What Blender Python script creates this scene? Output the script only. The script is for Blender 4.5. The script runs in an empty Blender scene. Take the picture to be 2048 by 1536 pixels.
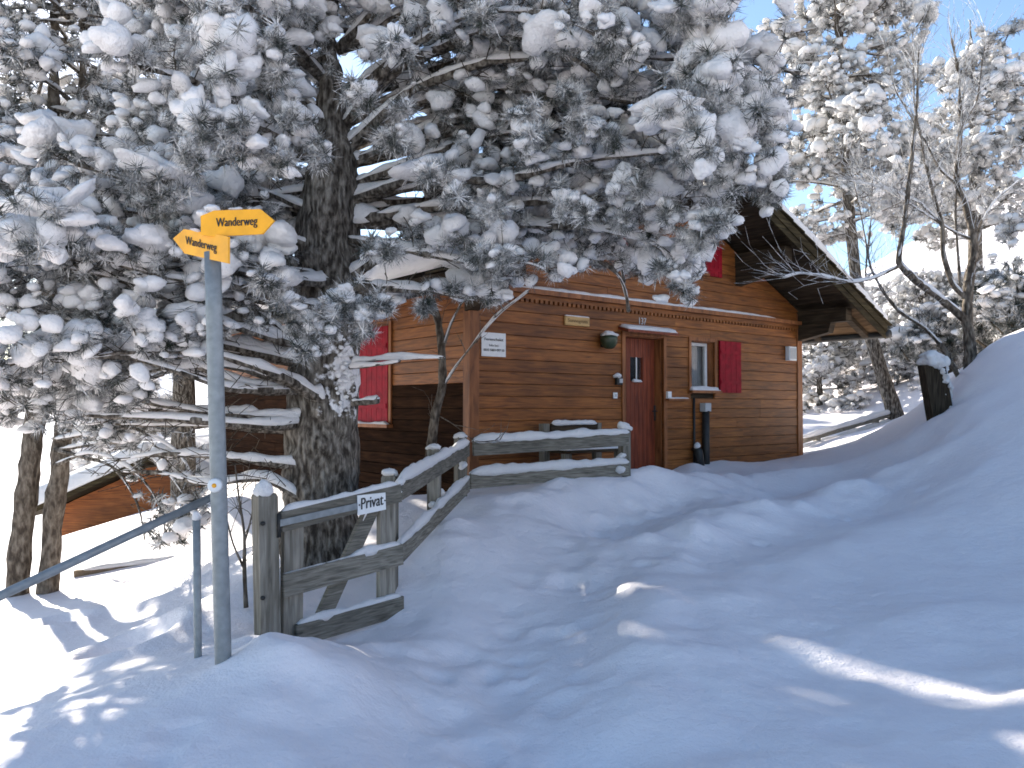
import bpy, math, random
import numpy as np
from mathutils import Vector, Matrix

random.seed(7)
RNG = np.random.default_rng(11)
D = bpy.data
SC = bpy.context.scene
COL = SC.collection

# ------------------------------------------------------------------ camera, sky, sun, exposure
F = 1600.0                      # focal length in pixels of a 2048 px wide frame
PITCH = math.atan(47 / F)
CAM = Vector((0, 0, 1.6))
cam_d = D.cameras.new('camera'); cam = D.objects.new('camera', cam_d); COL.objects.link(cam)
cam_d.sensor_width = 36; cam_d.lens = 36 * F / 2048; cam_d.clip_end = 3000; cam_d.clip_start = 0.05
cam.location = CAM; cam.rotation_euler = (math.pi / 2 + PITCH, 0, 0)
SC.camera = cam

SUN_AZ, SUN_EL = math.radians(-36), math.radians(23.3)
SUN = Vector((math.sin(SUN_AZ) * math.cos(SUN_EL), math.cos(SUN_AZ) * math.cos(SUN_EL), math.sin(SUN_EL)))
world = D.worlds.new('World'); SC.world = world; world.use_nodes = True
wn = world.node_tree.nodes; wl = world.node_tree.links
sky = wn.new('ShaderNodeTexSky'); sky.sky_type = 'NISHITA'; sky.sun_disc = False
sky.sun_elevation = SUN_EL; sky.sun_rotation = SUN_AZ; sky.altitude = 800; sky.air_density = 1.0
sky.dust_density = 0.5; sky.ozone_density = 1.7
wl.new(sky.outputs[0], wn['Background'].inputs[0]); wn['Background'].inputs[1].default_value = 0.11
sun_d = D.lights.new('sun', 'SUN'); sun_d.energy = 5.0; sun_d.angle = math.radians(0.6); sun_d.color = (1, 0.93, 0.82)
sun = D.objects.new('sun', sun_d); COL.objects.link(sun); sun.location = SUN * 60
sun.rotation_euler = SUN.to_track_quat('Z', 'Y').to_euler()
SC.view_settings.view_transform = 'Standard'; SC.view_settings.look = 'None'
SC.view_settings.exposure = 1.42; SC.view_settings.gamma = 1
SC.render.engine = 'CYCLES'
SC.cycles.use_denoising = True
SC.cycles.max_bounces = 6; SC.cycles.diffuse_bounces = 3; SC.cycles.glossy_bounces = 2
SC.cycles.transmission_bounces = 4; SC.cycles.transparent_max_bounces = 6
SC.cycles.filter_width = 1.7

# ------------------------------------------------------------------ pixel helpers
UPV = Vector((0, -math.sin(PITCH), math.cos(PITCH))); FWD = Vector((0, math.cos(PITCH), math.sin(PITCH)))
def ray(px, py):
    return Vector(((px - 1024) / F, 0, 0)) + UPV * ((768 - py) / F) + FWD
def W(px, py, Y):
    d = ray(px, py); return CAM + d * (Y / d.y)
def proj(P):
    P = np.asarray(P, float) - np.array(CAM)
    zc = P @ np.array(FWD); yc = P @ np.array(UPV)
    return 1024 + F * P[..., 0] / zc, 768 - F * yc / zc, zc
def on_plane(px, py, p0, n):
    d = ray(px, py); return CAM + d * ((p0 - CAM).dot(n) / d.dot(n))

# ------------------------------------------------------------------ noise
def vnoise(p):
    p = np.asarray(p, float); i = np.floor(p).astype(np.int64); f = p - i; f = f * f * (3 - 2 * f)
    def h(a):
        n = (a[..., 0] * 374761393 + a[..., 1] * 668265263 + a[..., 2] * 1274126177) & 0xffffffff
        n = ((n ^ (n >> 13)) * 1103515245) & 0xffffffff
        n = ((n ^ (n >> 16)) * 668265263) & 0xffffffff
        return ((n ^ (n >> 15)) & 0xffff) / 32767.5 - 1
    r = 0
    for dx in (0, 1):
        for dy in (0, 1):
            for dz in (0, 1):
                w = (f[..., 0] if dx else 1 - f[..., 0]) * (f[..., 1] if dy else 1 - f[..., 1]) * (f[..., 2] if dz else 1 - f[..., 2])
                r = r + w * h(i + np.array([dx, dy, dz]))
    return r
def fbm(p, o=4):
    r = 0; a = 1; p = np.asarray(p, float)
    for k in range(o):
        r = r + a * vnoise(p + 17.3 * k); p = p * 2.03; a *= 0.5
    return r

# ------------------------------------------------------------------ materials
def mat(name):
    m = D.materials.new(name); m.use_nodes = True
    return m, m.node_tree.nodes, m.node_tree.links, m.node_tree.nodes['Principled BSDF']
def tex_noise(n, l, scale, detail=4, coord='Object', stretch=None):
    tc = n.new('ShaderNodeTexCoord'); t = n.new('ShaderNodeTexNoise'); t.inputs['Scale'].default_value = scale; t.inputs['Detail'].default_value = detail
    if stretch:
        mp = n.new('ShaderNodeMapping'); mp.inputs['Scale'].default_value = stretch
        l.new(tc.outputs[coord], mp.inputs[0]); l.new(mp.outputs[0], t.inputs['Vector'])
        if len(stretch) > 3: pass
    else:
        l.new(tc.outputs[coord], t.inputs['Vector'])
    return t
def ramp(n, l, src, stops):
    r = n.new('ShaderNodeValToRGB'); e = r.color_ramp.elements
    while len(e) < len(stops): e.new(0.5)
    for i, (p, c) in enumerate(stops):
        e[i].position = p; e[i].color = (*c, 1)
    l.new(src, r.inputs[0]); return r
def bump(n, l, src, bs, strength, dist):
    b = n.new('ShaderNodeBump'); b.inputs['Strength'].default_value = strength; b.inputs['Distance'].default_value = dist
    l.new(src, b.inputs['Height']); l.new(b.outputs[0], bs.inputs['Normal']); return b

def snow_mat(name, c0=(0.885, 0.825, 0.825), c1=(0.92, 0.868, 0.862), fine=60, bs_=0.35, bd=0.012, glow=0.0):
    m, n, l, b = mat(name)
    t = tex_noise(n, l, 3.0, 3); r = ramp(n, l, t.outputs[0], [(0.3, c0), (0.7, c1)])
    l.new(r.outputs[0], b.inputs['Base Color']); b.inputs['Roughness'].default_value = 0.75
    b.inputs['Specular IOR Level'].default_value = 0.15
    t2 = tex_noise(n, l, fine, 5); t3 = tex_noise(n, l, fine * 0.22, 4)
    ad = n.new('ShaderNodeMath'); ad.operation = 'MULTIPLY_ADD'; ad.inputs[1].default_value = 2.2; l.new(t3.outputs[0], ad.inputs[0]); l.new(t2.outputs[0], ad.inputs[2])
    bp = bump(n, l, ad.outputs[0], b, bs_, bd)
    if glow:                      # light scattering through loose snow
        tr = n.new('ShaderNodeBsdfTranslucent'); tr.inputs[0].default_value = (0.9, 0.9, 0.9, 1); mx = n.new('ShaderNodeMixShader'); mx.inputs[0].default_value = glow
        out = n['Material Output']; l.new(b.outputs[0], mx.inputs[1]); l.new(tr.outputs[0], mx.inputs[2]); l.new(mx.outputs[0], out.inputs['Surface'])
    return m
M_GROUND = snow_mat('ground_snow', fine=70, bs_=0.5, bd=0.012)
M_SNOW = snow_mat('clump_snow', (0.86, 0.835, 0.82), (0.91, 0.885, 0.87), fine=55, bs_=0.6, bd=0.022, glow=0.22)

def wood_mat(name, dark, mid, light, axis='x', rough=0.55, scale=2.5, spec=0.3, per_obj=0.35, stretch=None):
    m, n, l, b = mat(name)
    tc = n.new('ShaderNodeTexCoord'); mp = n.new('ShaderNodeMapping')
    mp.inputs['Scale'].default_value = stretch or (1, 1, 14)
    oi = n.new('ShaderNodeObjectInfo')
    add = n.new('ShaderNodeVectorMath'); add.operation = 'ADD'
    sc = n.new('ShaderNodeVectorMath'); sc.operation = 'SCALE'; sc.inputs['Scale'].default_value = 37
    cmb = n.new('ShaderNodeCombineXYZ')
    for i in range(3): l.new(oi.outputs['Random'], cmb.inputs[i])
    l.new(cmb.outputs[0], sc.inputs[0]); l.new(tc.outputs['Object'], add.inputs[0]); l.new(sc.outputs[0], add.inputs[1])
    l.new(add.outputs[0], mp.inputs[0])
    t = n.new('ShaderNodeTexNoise'); t.inputs['Scale'].default_value = scale; t.inputs['Detail'].default_value = 6; t.inputs['Distortion'].default_value = 0.6
    l.new(mp.outputs[0], t.inputs['Vector'])
    r = ramp(n, l, t.outputs[0], [(0.28, dark), (0.5, mid), (0.74, light)])
    # big soft weathering blotches + per-board tone
    t2 = n.new('ShaderNodeTexNoise'); t2.inputs['Scale'].default_value = 1.9; t2.inputs['Detail'].default_value = 5; l.new(tc.outputs['Object'], t2.inputs['Vector'])
    mx = n.new('ShaderNodeMath'); mx.operation = 'MULTIPLY_ADD'; mx.inputs[1].default_value = per_obj; mx.inputs[2].default_value = 1 - per_obj / 2 - 0.5
    l.new(oi.outputs['Random'], mx.inputs[0])
    ad = n.new('ShaderNodeMath'); ad.operation = 'MULTIPLY_ADD'; ad.inputs[1].default_value = 1.0; l.new(t2.outputs[0], ad.inputs[0]); l.new(mx.outputs[0], ad.inputs[2])
    hs = n.new('ShaderNodeHueSaturation'); l.new(r.outputs[0], hs.inputs['Color']); l.new(ad.outputs[0], hs.inputs['Value'])
    l.new(hs.outputs[0], b.inputs['Base Color'])
    b.inputs['Roughness'].default_value = rough; b.inputs['Specular IOR Level'].default_value = spec
    bump(n, l, t.outputs[0], b, 0.5, 0.006); return m
M_BOARD = wood_mat('varnished_board', (0.09, 0.028, 0.008), (0.21, 0.071, 0.016), (0.33, 0.125, 0.030), rough=0.55, per_obj=0.4)
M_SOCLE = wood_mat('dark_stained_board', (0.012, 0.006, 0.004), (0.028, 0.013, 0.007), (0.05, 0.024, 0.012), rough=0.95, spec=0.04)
M_TRIM = wood_mat('trim_wood', (0.13, 0.046, 0.016), (0.24, 0.088, 0.03), (0.33, 0.13, 0.045), stretch=(6, 6, 1))
M_DOOR = wood_mat('door_wood', (0.10, 0.022, 0.010), (0.21, 0.044, 0.017), (0.30, 0.068, 0.025), stretch=(12, 12, 1))
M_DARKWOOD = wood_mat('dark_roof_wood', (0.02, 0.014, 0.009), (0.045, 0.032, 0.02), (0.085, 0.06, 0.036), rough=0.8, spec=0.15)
M_RAKE = wood_mat('mossy_barge_wood', (0.018, 0.014, 0.008), (0.045, 0.034, 0.018), (0.085, 0.068, 0.034), rough=0.85, spec=0.1)
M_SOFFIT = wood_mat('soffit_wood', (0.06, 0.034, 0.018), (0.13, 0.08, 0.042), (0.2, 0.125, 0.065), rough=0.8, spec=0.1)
M_DARKV = wood_mat('dark_post_wood', (0.016, 0.012, 0.009), (0.04, 0.03, 0.02), (0.07, 0.055, 0.04), rough=0.9, spec=0.1, stretch=(14, 14, 1.5))
M_GREY = wood_mat('weathered_grey_wood', (0.085, 0.078, 0.062), (0.18, 0.165, 0.135), (0.28, 0.255, 0.21), rough=0.9, spec=0.1, stretch=(2, 2, 24), scale=3)
M_GREYV = wood_mat('weathered_post_wood', (0.10, 0.09, 0.072), (0.20, 0.182, 0.15), (0.30, 0.275, 0.23), rough=0.9, spec=0.1, stretch=(16, 16, 1.4), scale=2.2)
M_ORANGE = wood_mat('orange_larch_wood', (0.14, 0.042, 0.012), (0.28, 0.085, 0.02), (0.42, 0.14, 0.035), per_obj=0.3)
M_SIGNWOOD = wood_mat('light_sign_wood', (0.34, 0.20, 0.07), (0.5, 0.31, 0.12), (0.62, 0.40, 0.17), per_obj=0.1)

def plain(name, col, rough=0.5, metal=0.0, spec=0.4, var=0.15, scale=14, bmp=0.0):
    m, n, l, b = mat(name); t = tex_noise(n, l, scale, 4)
    lo = tuple(c * (1 - var) for c in col); hi = tuple(min(1, c * (1 + var)) for c in col)
    r = ramp(n, l, t.outputs[0], [(0.3, lo), (0.7, hi)]); l.new(r.outputs[0], b.inputs['Base Color'])
    b.inputs['Roughness'].default_value = rough; b.inputs['Metallic'].default_value = metal; b.inputs['Specular IOR Level'].default_value = spec
    if bmp: bump(n, l, t.outputs[0], b, bmp, 0.01)
    return m
M_RED = plain('red_shutter_paint', (0.27, 0.008, 0.019), 0.6, spec=0.12, var=0.3, scale=9)
M_WHITE = plain('white_paint', (0.78, 0.78, 0.76), 0.5, var=0.06)
M_INFO = plain('white_sign_paint', (0.72, 0.73, 0.72), 0.45, var=0.05)
M_INK = plain('dark_lettering', (0.03, 0.028, 0.025), 0.7, var=0.1)
M_BROWNINK = plain('burnt_lettering', (0.16, 0.10, 0.035), 0.7, var=0.1)
M_YELLOW = plain('yellow_sign_enamel', (0.84, 0.38, 0.014), 0.42, var=0.13, scale=9)
M_GALV = plain('galvanised_steel', (0.25, 0.27, 0.275), 0.55, 0.35, var=0.16, scale=22)
M_DARKMETAL = plain('dark_metal', (0.035, 0.034, 0.032), 0.5, 0.4, var=0.2)
M_GREYPLASTIC = plain('grey_box_plastic', (0.42, 0.43, 0.43), 0.5, var=0.06)
M_LAMP = plain('green_lamp_enamel', (0.035, 0.05, 0.025), 0.35, var=0.2)
M_CURTAIN = plain('curtain_cloth', (0.62, 0.64, 0.64), 0.9, var=0.08)
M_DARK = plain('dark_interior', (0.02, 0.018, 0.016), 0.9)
M_CONC = plain('kerb_timber', (0.20, 0.15, 0.10), 0.9, var=0.25)
m, n_, l_, b_ = mat('window_glass'); M_GLASS = m
b_.inputs['Base Color'].default_value = (0.02, 0.025, 0.025, 1); b_.inputs['Roughness'].default_value = 0.04; b_.inputs['Specular IOR Level'].default_value = 0.8
b_.inputs['Alpha'].default_value = 0.28

def bark_mat(name, dark, mid, light, stretch=(9, 9, 1.6)):
    m, n, l, b = mat(name)
    t = tex_noise(n, l, 3.6, 8, stretch=stretch); t2 = tex_noise(n, l, 26, 5, stretch=(1, 1, 0.4))
    ad = n.new('ShaderNodeMath'); ad.operation = 'MULTIPLY_ADD'; ad.inputs[1].default_value = 0.75; l.new(t2.outputs[0], ad.inputs[0])
    sb = n.new('ShaderNodeMath'); sb.operation = 'MULTIPLY_ADD'; sb.inputs[1].default_value = 0.7; sb.inputs[2].default_value = -0.22; l.new(t.outputs[0], sb.inputs[0]); l.new(sb.outputs[0], ad.inputs[2])
    r = ramp(n, l, ad.outputs[0], [(0.38, dark), (0.52, mid), (0.68, light)])
    l.new(r.outputs[0], b.inputs['Base Color']); b.inputs['Roughness'].default_value = 0.95; b.inputs['Specular IOR Level'].default_value = 0.1
    bump(n, l, ad.outputs[0], b, 1.0, 0.06); return m
M_BARK = bark_mat('pine_bark', (0.045, 0.037, 0.03), (0.14, 0.122, 0.102), (0.30, 0.27, 0.23))
M_BARKR = bark_mat('reddish_bark', (0.03, 0.02, 0.014), (0.085, 0.055, 0.04), (0.15, 0.105, 0.08))
# bark of the big pine, with snow blown onto one side of the trunk
m, n_, l_, b_ = mat('snow_blown_bark'); M_BARK_BLOWN = m
D.materials.remove(m)
M_BARK_BLOWN = bark_mat('snow_blown_bark', (0.045, 0.037, 0.03), (0.14, 0.122, 0.102), (0.30, 0.27, 0.23))
M_TWIG = bark_mat('twig_bark', (0.035, 0.027, 0.02), (0.085, 0.07, 0.052), (0.15, 0.13, 0.10), stretch=(1, 1, 1))
M_BAREBARK = bark_mat('bare_tree_bark', (0.06, 0.048, 0.038), (0.13, 0.108, 0.085), (0.22, 0.19, 0.155), stretch=(4, 4, 1.5))

def needle_mat(name, frost, dark=(0.028, 0.036, 0.026), white=(0.74, 0.72, 0.70), sc=9):
    m, n, l, b = mat(name)
    t = tex_noise(n, l, sc, 4); t2 = tex_noise(n, l, 70, 2)
    ad = n.new('ShaderNodeMath'); ad.operation = 'MULTIPLY_ADD'; ad.inputs[1].default_value = 0.55; l.new(t2.outputs[0], ad.inputs[0]); l.new(t.outputs[0], ad.inputs[2])
    r = ramp(n, l, ad.outputs[0], [(0.66 - frost * 0.3, dark), (0.80 - frost * 0.3, tuple(0.5 * a + 0.14 for a in dark)), (1.02 - frost * 0.3, white)])
    l.new(r.outputs[0], b.inputs['Base Color']); b.inputs['Roughness'].default_value = 0.8; b.inputs['Specular IOR Level'].default_value = 0.15
    return m
M_NEEDLE = needle_mat('frosted_needles', 0.24)
M_FROSTTWIG = needle_mat('frosted_twigs', 0.45, dark=(0.07, 0.055, 0.042), sc=6)
M_NEEDLE_FAR = needle_mat('far_frosted_needles', 0.42, sc=4)
M_NEEDLE_SHRUB = needle_mat('shrub_needles', 0.1, sc=4)

# ------------------------------------------------------------------ object helpers
def origin_of(o):
    v = Vector((0, 0, 0))
    while o is not None:
        v += o.location; o = o.parent
    return v
def tag(o, label=None, cat=None, group=None, kind=None):
    if label: o['label'] = label
    if cat: o['category'] = cat
    if group: o['group'] = group
    if kind: o['kind'] = kind
    return o
def thing(name, loc, label, cat, group=None):
    o = D.objects.new(name, None); o.empty_display_size = 0.1; COL.objects.link(o); o.location = loc
    return tag(o, label, cat, group)
def np_obj(name, verts, faces, material, parent=None, smooth=True, kind=None, loc=None):
    """faces: list of int arrays (k columns each) or one array"""
    verts = np.asarray(verts, float)
    org = origin_of(parent) if parent is not None else (Vector(loc) if loc is not None else Vector((0, 0, 0)))
    verts = verts - np.array(org)
    if isinstance(faces, np.ndarray): faces = [faces]
    faces = [np.asarray(f, np.int32) for f in faces if len(f)]
    me = D.meshes.new(name)
    nl = sum(f.size for f in faces); nf = sum(len(f) for f in faces)
    me.vertices.add(len(verts)); me.vertices.foreach_set('co', verts.astype(np.float32).ravel())
    me.loops.add(nl); me.polygons.add(nf)
    me.loops.foreach_set('vertex_index', np.concatenate([f.ravel() for f in faces]))
    tot = np.concatenate([np.full(len(f), f.shape[1], np.int32) for f in faces])
    me.polygons.foreach_set('loop_start', np.concatenate([[0], np.cumsum(tot)[:-1]]).astype(np.int32))
    me.polygons.foreach_set('loop_total', tot)
    me.polygons.foreach_set('use_smooth', np.full(nf, bool(smooth)))
    me.materials.append(material); me.update(calc_edges=True); me.validate()
    o = D.objects.new(name, me); COL.objects.link(o)
    if parent is not None: o.parent = parent
    elif loc is not None: o.location = loc
    if kind: o['kind'] = kind
    return o

class MB:
    """gathers boxes, sweeps and caps, then links them as one mesh object"""
    def __init__(s): s.v = []; s.t = []; s.q = []; s.n = 0
    def add(s, v, q=None, t=None):
        v = np.asarray(v, float).reshape(-1, 3)
        if q is not None and len(q): s.q.append(np.asarray(q, np.int64).reshape(-1, 4) + s.n)
        if t is not None and len(t): s.t.append(np.asarray(t, np.int64).reshape(-1, 3) + s.n)
        s.v.append(v); s.n += len(v); return s
    def build(s, name, material, parent=None, smooth=False, kind=None, loc=None):
        f = []
        if s.q: f.append(np.concatenate(s.q))
        if s.t: f.append(np.concatenate(s.t))
        return np_obj(name, np.concatenate(s.v), f, material, parent, smooth, kind, loc)
    def hexa(s, p):   # 8 points: bottom ring 0-3, top ring 4-7
        return s.add(np.array([list(a) for a in p]), [[3, 2, 1, 0], [4, 5, 6, 7], [0, 1, 5, 4], [1, 2, 6, 5], [2, 3, 7, 6], [3, 0, 4, 7]])
    def box(s, c, ax, ay, az, hx, hy, hz):
        c, ax, ay, az = Vector(c), Vector(ax).normalized(), Vector(ay).normalized(), Vector(az).normalized()
        P = []
        for k in (-1, 1):
            for (i, j) in ((-1, -1), (1, -1), (1, 1), (-1, 1)):
                P.append(c + ax * hx * i + ay * hy * j + az * hz * k)
        return s.hexa(P)
    def chamfer_box(s, c, ax, ay, az, hx, hy, hz, b):
        """box with chamfered edges around the az axis ends: octagon-free bevel via three stacked rings"""
        c, ax, ay, az = Vector(c), Vector(ax).normalized(), Vector(ay).normalized(), Vector(az).normalized()
        V = []
        for (kz, ins) in ((-hz, b), (-hz + b, 0), (hz - b, 0), (hz, b)):
            for (i, j) in ((-1, -1), (1, -1), (1, 1), (-1, 1)):
                V.append(list(c + ax * (hx - ins) * i + ay * (hy - ins) * j + az * kz))
        q = [[3, 2, 1, 0], [12, 13, 14, 15]]
        for r in range(3):
            for k in range(4):
                a = r * 4 + k; b2 = r * 4 + (k + 1) % 4; q.append([a, b2, b2 + 4, a + 4])
        return s.add(V, q)
    def sweep(s, pts, radii, nseg=6, cap=True, wob=0.0, seed=0):
        pts = np.asarray([list(p) for p in pts], float); n = len(pts); radii = np.broadcast_to(np.asarray(radii, float), (n,))
        tg = np.gradient(pts, axis=0); tg /= np.linalg.norm(tg, axis=1)[:, None] + 1e-9
        ref = np.array([0, 0, 1.0]) if abs(tg[:, 2]).mean() < 0.8 else np.array([0, 1.0, 0])
        a = np.cross(tg, ref); a /= np.linalg.norm(a, axis=1)[:, None] + 1e-9; b = np.cross(a, tg)
        th = np.arange(nseg) / nseg * 2 * math.pi
        off = a[:, None, :] * np.cos(th)[None, :, None] + b[:, None, :] * np.sin(th)[None, :, None]
        V = pts[:, None, :] + off * radii[:, None, None]
        if wob:
            nz = fbm(V * wob[1] + seed, 3)
            V = V + off * (nz * wob[0])[..., None]
        V = V.reshape(-1, 3)
        i = np.arange(n - 1)[:, None] * nseg; k = np.arange(nseg)[None, :]; k2 = (k + 1) % nseg
        q = np.stack([i + k, i + k2, i + nseg + k2, i + nseg + k], -1).reshape(-1, 4)
        t = []
        if cap:
            V = np.concatenate([V, pts[:1], pts[-1:]]); c0 = n * nseg
            kk = np.arange(nseg); t = np.concatenate([np.stack([np.full(nseg, c0), (kk + 1) % nseg, kk], -1), np.stack([np.full(nseg, c0 + 1), (n - 1) * nseg + kk, (n - 1) * nseg + (kk + 1) % nseg], -1)])
        return s.add(V, q, t)

def resample(pts, step):
    pts = np.asarray([list(p) for p in pts], float)
    d = np.r_[0, np.cumsum(np.linalg.norm(np.diff(pts, axis=0), axis=1))]
    n = max(2, int(d[-1] / step) + 1); u = np.linspace(0, d[-1], n)
    # smooth (catmull-like) through linear interpolation + averaging
    q = np.stack([np.interp(u, d, pts[:, k]) for k in range(3)], -1)
    for _ in range(2):
        if n > 4: q[1:-1] = 0.25 * q[:-2] + 0.5 * q[1:-1] + 0.25 * q[2:]
    return q, u / max(d[-1], 1e-6)

def snow_ridge(mb, pts, width, height, step=0.05, rough=0.35, freq=5.0, sag=0.15, seed=0.0, taper=0.08, nseg=9, gaps=0.0):
    """a ridge of snow lying along the path: rounded top, undercut sides, uneven"""
    p, u = resample(pts, step); n = len(p)
    tg = np.gradient(p, axis=0); tg[:, 2] = 0
    l = np.linalg.norm(tg, axis=1)[:, None]; tg = tg / np.where(l < 1e-6, 1, l)
    side = np.stack([tg[:, 1], -tg[:, 0], np.zeros(n)], -1)
    width = np.broadcast_to(np.asarray(width, float), (n,)) if np.ndim(width) == 0 else np.interp(u, np.linspace(0, 1, len(width)), width)
    height = np.broadcast_to(np.asarray(height, float), (n,)) if np.ndim(height) == 0 else np.interp(u, np.linspace(0, 1, len(height)), height)
    nz = vnoise(p * freq + seed); nz2 = vnoise(p * freq * 2.3 + seed + 9)
    k = 1 + rough * (nz + 0.5 * nz2)
    if gaps: k = k * np.clip((vnoise(p * 1.8 + seed + 31) + 1 - gaps) * 3, 0.06, 1)
    ends = np.clip(np.minimum(u, 1 - u) / max(taper, 1e-4), 0, 1) ** 0.5
    k = np.clip(k, 0.05, 2) * (0.12 + 0.88 * ends)
    th = np.linspace(-0.35, math.pi + 0.35, nseg)
    cx, sz = np.cos(th), np.sin(th)
    V = p[:, None, :] + side[:, None, :] * (cx[None, :] * (width * (0.55 + 0.45 * k))[:, None])[..., None]
    V[:, :, 2] += np.where(sz > 0, sz, sz * 1.0)[None, :] * (height * k)[:, None] + np.where(sz < 0, -sag * height[0], 0)[None, :]
    V = V + (vnoise(V * freq * 3 + seed) * 0.12 * height.mean())[..., None] * np.array([0.5, 0.5, 1])
    i = np.arange(n - 1)[:, None] * nseg; kk = np.arange(nseg)[None, :]; k2 = (kk + 1) % nseg
    q = np.stack([i + kk, i + nseg + kk, i + nseg + k2, i + k2], -1).reshape(-1, 4)
    V = V.reshape(-1, 3); c0 = n * nseg
    V = np.concatenate([V, p[:1], p[-1:]]); kk = np.arange(nseg)
    t = np.concatenate([np.stack([np.full(nseg, c0), kk, (kk + 1) % nseg], -1), np.stack([np.full(nseg, c0 + 1), (n - 1) * nseg + (kk + 1) % nseg, (n - 1) * nseg + kk], -1)])
    mb.add(V, q, t)

def snow_slab(mb, p00, p10, p11, p01, thick, nu, nv, edge=0.12, rough=0.25, seed=0.0, freq=1.5, rim0=0.18):
    """snow layer on a four-cornered surface, rounded at its rim, closed below"""
    p00, p10, p11, p01 = [np.array(list(p), float) for p in (p00, p10, p11, p01)]
    u = np.linspace(0, 1, nu); v = np.linspace(0, 1, nv); U, Vv = np.meshgrid(u, v, indexing='ij')
    lu = np.linalg.norm(p10 - p00); lv = np.linalg.norm(p01 - p00)
    P = (1 - U)[..., None] * (1 - Vv)[..., None] * p00 + U[..., None] * (1 - Vv)[..., None] * p10 + U[..., None] * Vv[..., None] * p11 + (1 - U)[..., None] * Vv[..., None] * p01
    e = np.minimum(np.minimum(U, 1 - U) * lu, np.minimum(Vv, 1 - Vv) * lv) / edge
    prof = 1 - (1 - np.clip(e, 0, 1)) ** 2.5
    T = thick * (rim0 + (1 - rim0) * prof) * (1 + rough * fbm(P * freq + seed, 3))
    wob = fbm(P * 4 + seed + 5, 2) * 0.03 * (1 - np.clip(e, 0, 1))
    top = P.copy(); top[..., 2] += T; top[..., 0] += wob; top[..., 1] += wob
    bot = P.copy()
    V = np.concatenate([top.reshape(-1, 3), bot.reshape(-1, 3)])
    i, j = np.meshgrid(np.arange(nu - 1), np.arange(nv - 1), indexing='ij'); a = (i * nv + j).ravel()
    q = np.stack([a, a + nv, a + nv + 1, a + 1], -1)
    N = nu * nv; q2 = q[:, ::-1] + N
    rim = list(range(0, nv)) + [k * nv + nv - 1 for k in range(1, nu)] + [(nu - 1) * nv + k for k in range(nv - 2, -1, -1)] + [k * nv for k in range(nu - 2, 0, -1)]
    rim = np.array(rim); r2 = np.roll(rim, -1)
    q3 = np.stack([rim, r2, r2 + N, rim + N], -1)
    mb.add(V, np.concatenate([q, q2, q3]))

def ico(sub):
    t = (1 + 5 ** 0.5) / 2
    v = [(-1, t, 0), (1, t, 0), (-1, -t, 0), (1, -t, 0), (0, -1, t), (0, 1, t), (0, -1, -t), (0, 1, -t), (t, 0, -1), (t, 0, 1), (-t, 0, -1), (-t, 0, 1)]
    f = [(0, 11, 5), (0, 5, 1), (0, 1, 7), (0, 7, 10), (0, 10, 11), (1, 5, 9), (5, 11, 4), (11, 10, 2), (10, 7, 6), (7, 1, 8), (3, 9, 4), (3, 4, 2), (3, 2, 6), (3, 6, 8), (3, 8, 9), (4, 9, 5), (2, 4, 11), (6, 2, 10), (8, 6, 7), (9, 8, 1)]
    v = [np.array(a, float) / np.linalg.norm(a) for a in v]
    for _ in range(sub):
        c = {}; nf = []
        def mid(a, b):
            k = (min(a, b), max(a, b))
            if k not in c:
                x = v[a] + v[b]; v.append(x / np.linalg.norm(x)); c[k] = len(v) - 1
            return c[k]
        for (a, b, d) in f:
            x, y, z = mid(a, b), mid(b, d), mid(d, a); nf += [(a, x, z), (b, y, x), (d, z, y), (x, y, z)]
        f = nf
    return np.array(v), np.array(f)
ICO0, ICO1, ICO2 = ico(0), ico(1), ico(2)
def lump_protos(base, n, seed):
    """snow clumps: several merged balls seen from a common centre, undersides flattened"""
    rg = np.random.default_rng(int(seed)); r = []
    for k in range(n):
        d = base[0]; cs = [(np.zeros(3), 0.72)]
        for q in range(rg.integers(3, 7)):
            o = rg.normal(size=3); o /= np.linalg.norm(o); o[2] = o[2] * 0.7 - 0.08; rr = rg.uniform(0.3, 0.58); cs.append((o * rg.uniform(0.42, 0.78), rr))
        R = np.zeros(len(d))
        for (c, rr) in cs:
            b_ = d @ c; disc = b_ ** 2 - (c @ c - rr ** 2); h = np.where(disc > 0, b_ + np.sqrt(np.maximum(disc, 0)), 0); R = np.maximum(R, h)
        v = d * (R * (1 + 0.17 * vnoise(d * 3.4 + seed + 3 * k)))[:, None]
        v[:, 2] = np.where(v[:, 2] < 0, v[:, 2] * 0.7, v[:, 2] * 0.92); r.append(v)
    return np.array(r)
LP0, LP1, LP2 = lump_protos(ICO0, 24, 77), lump_protos(ICO1, 40, 3), lump_protos(ICO2, 40, 50)
def add_lumps(mb, C, S, big=True, tilt=0.5):
    """C: centres (n,3); S: sizes (n,3)"""
    C = np.asarray(C, float); S = np.asarray(S, float)
    if len(C) == 0: return
    P, base = {2: (LP2, ICO2), 1: (LP1, ICO1), 0: (LP0, ICO0)}[2 if big is True else 1 if big is False else 0]
    n = len(C); pr = P[RNG.integers(0, len(P), n)]
    v = pr * S[:, None, :]
    a = RNG.uniform(0, 2 * math.pi, n); ca, sa = np.cos(a), np.sin(a)
    tl = RNG.normal(0, tilt, n); ct, st = np.cos(tl), np.sin(tl)
    y = v[..., 1] * ct[:, None] - v[..., 2] * st[:, None]; z = v[..., 1] * st[:, None] + v[..., 2] * ct[:, None]
    x = v[..., 0] * ca[:, None] - y * sa[:, None]; y = v[..., 0] * sa[:, None] + y * ca[:, None]
    v = np.stack([x, y, z], -1) + C[:, None, :]
    f = base[1][None] + (np.arange(n) * v.shape[1])[:, None, None]
    mb.add(v.reshape(-1, 3), None, f.reshape(-1, 3))

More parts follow.
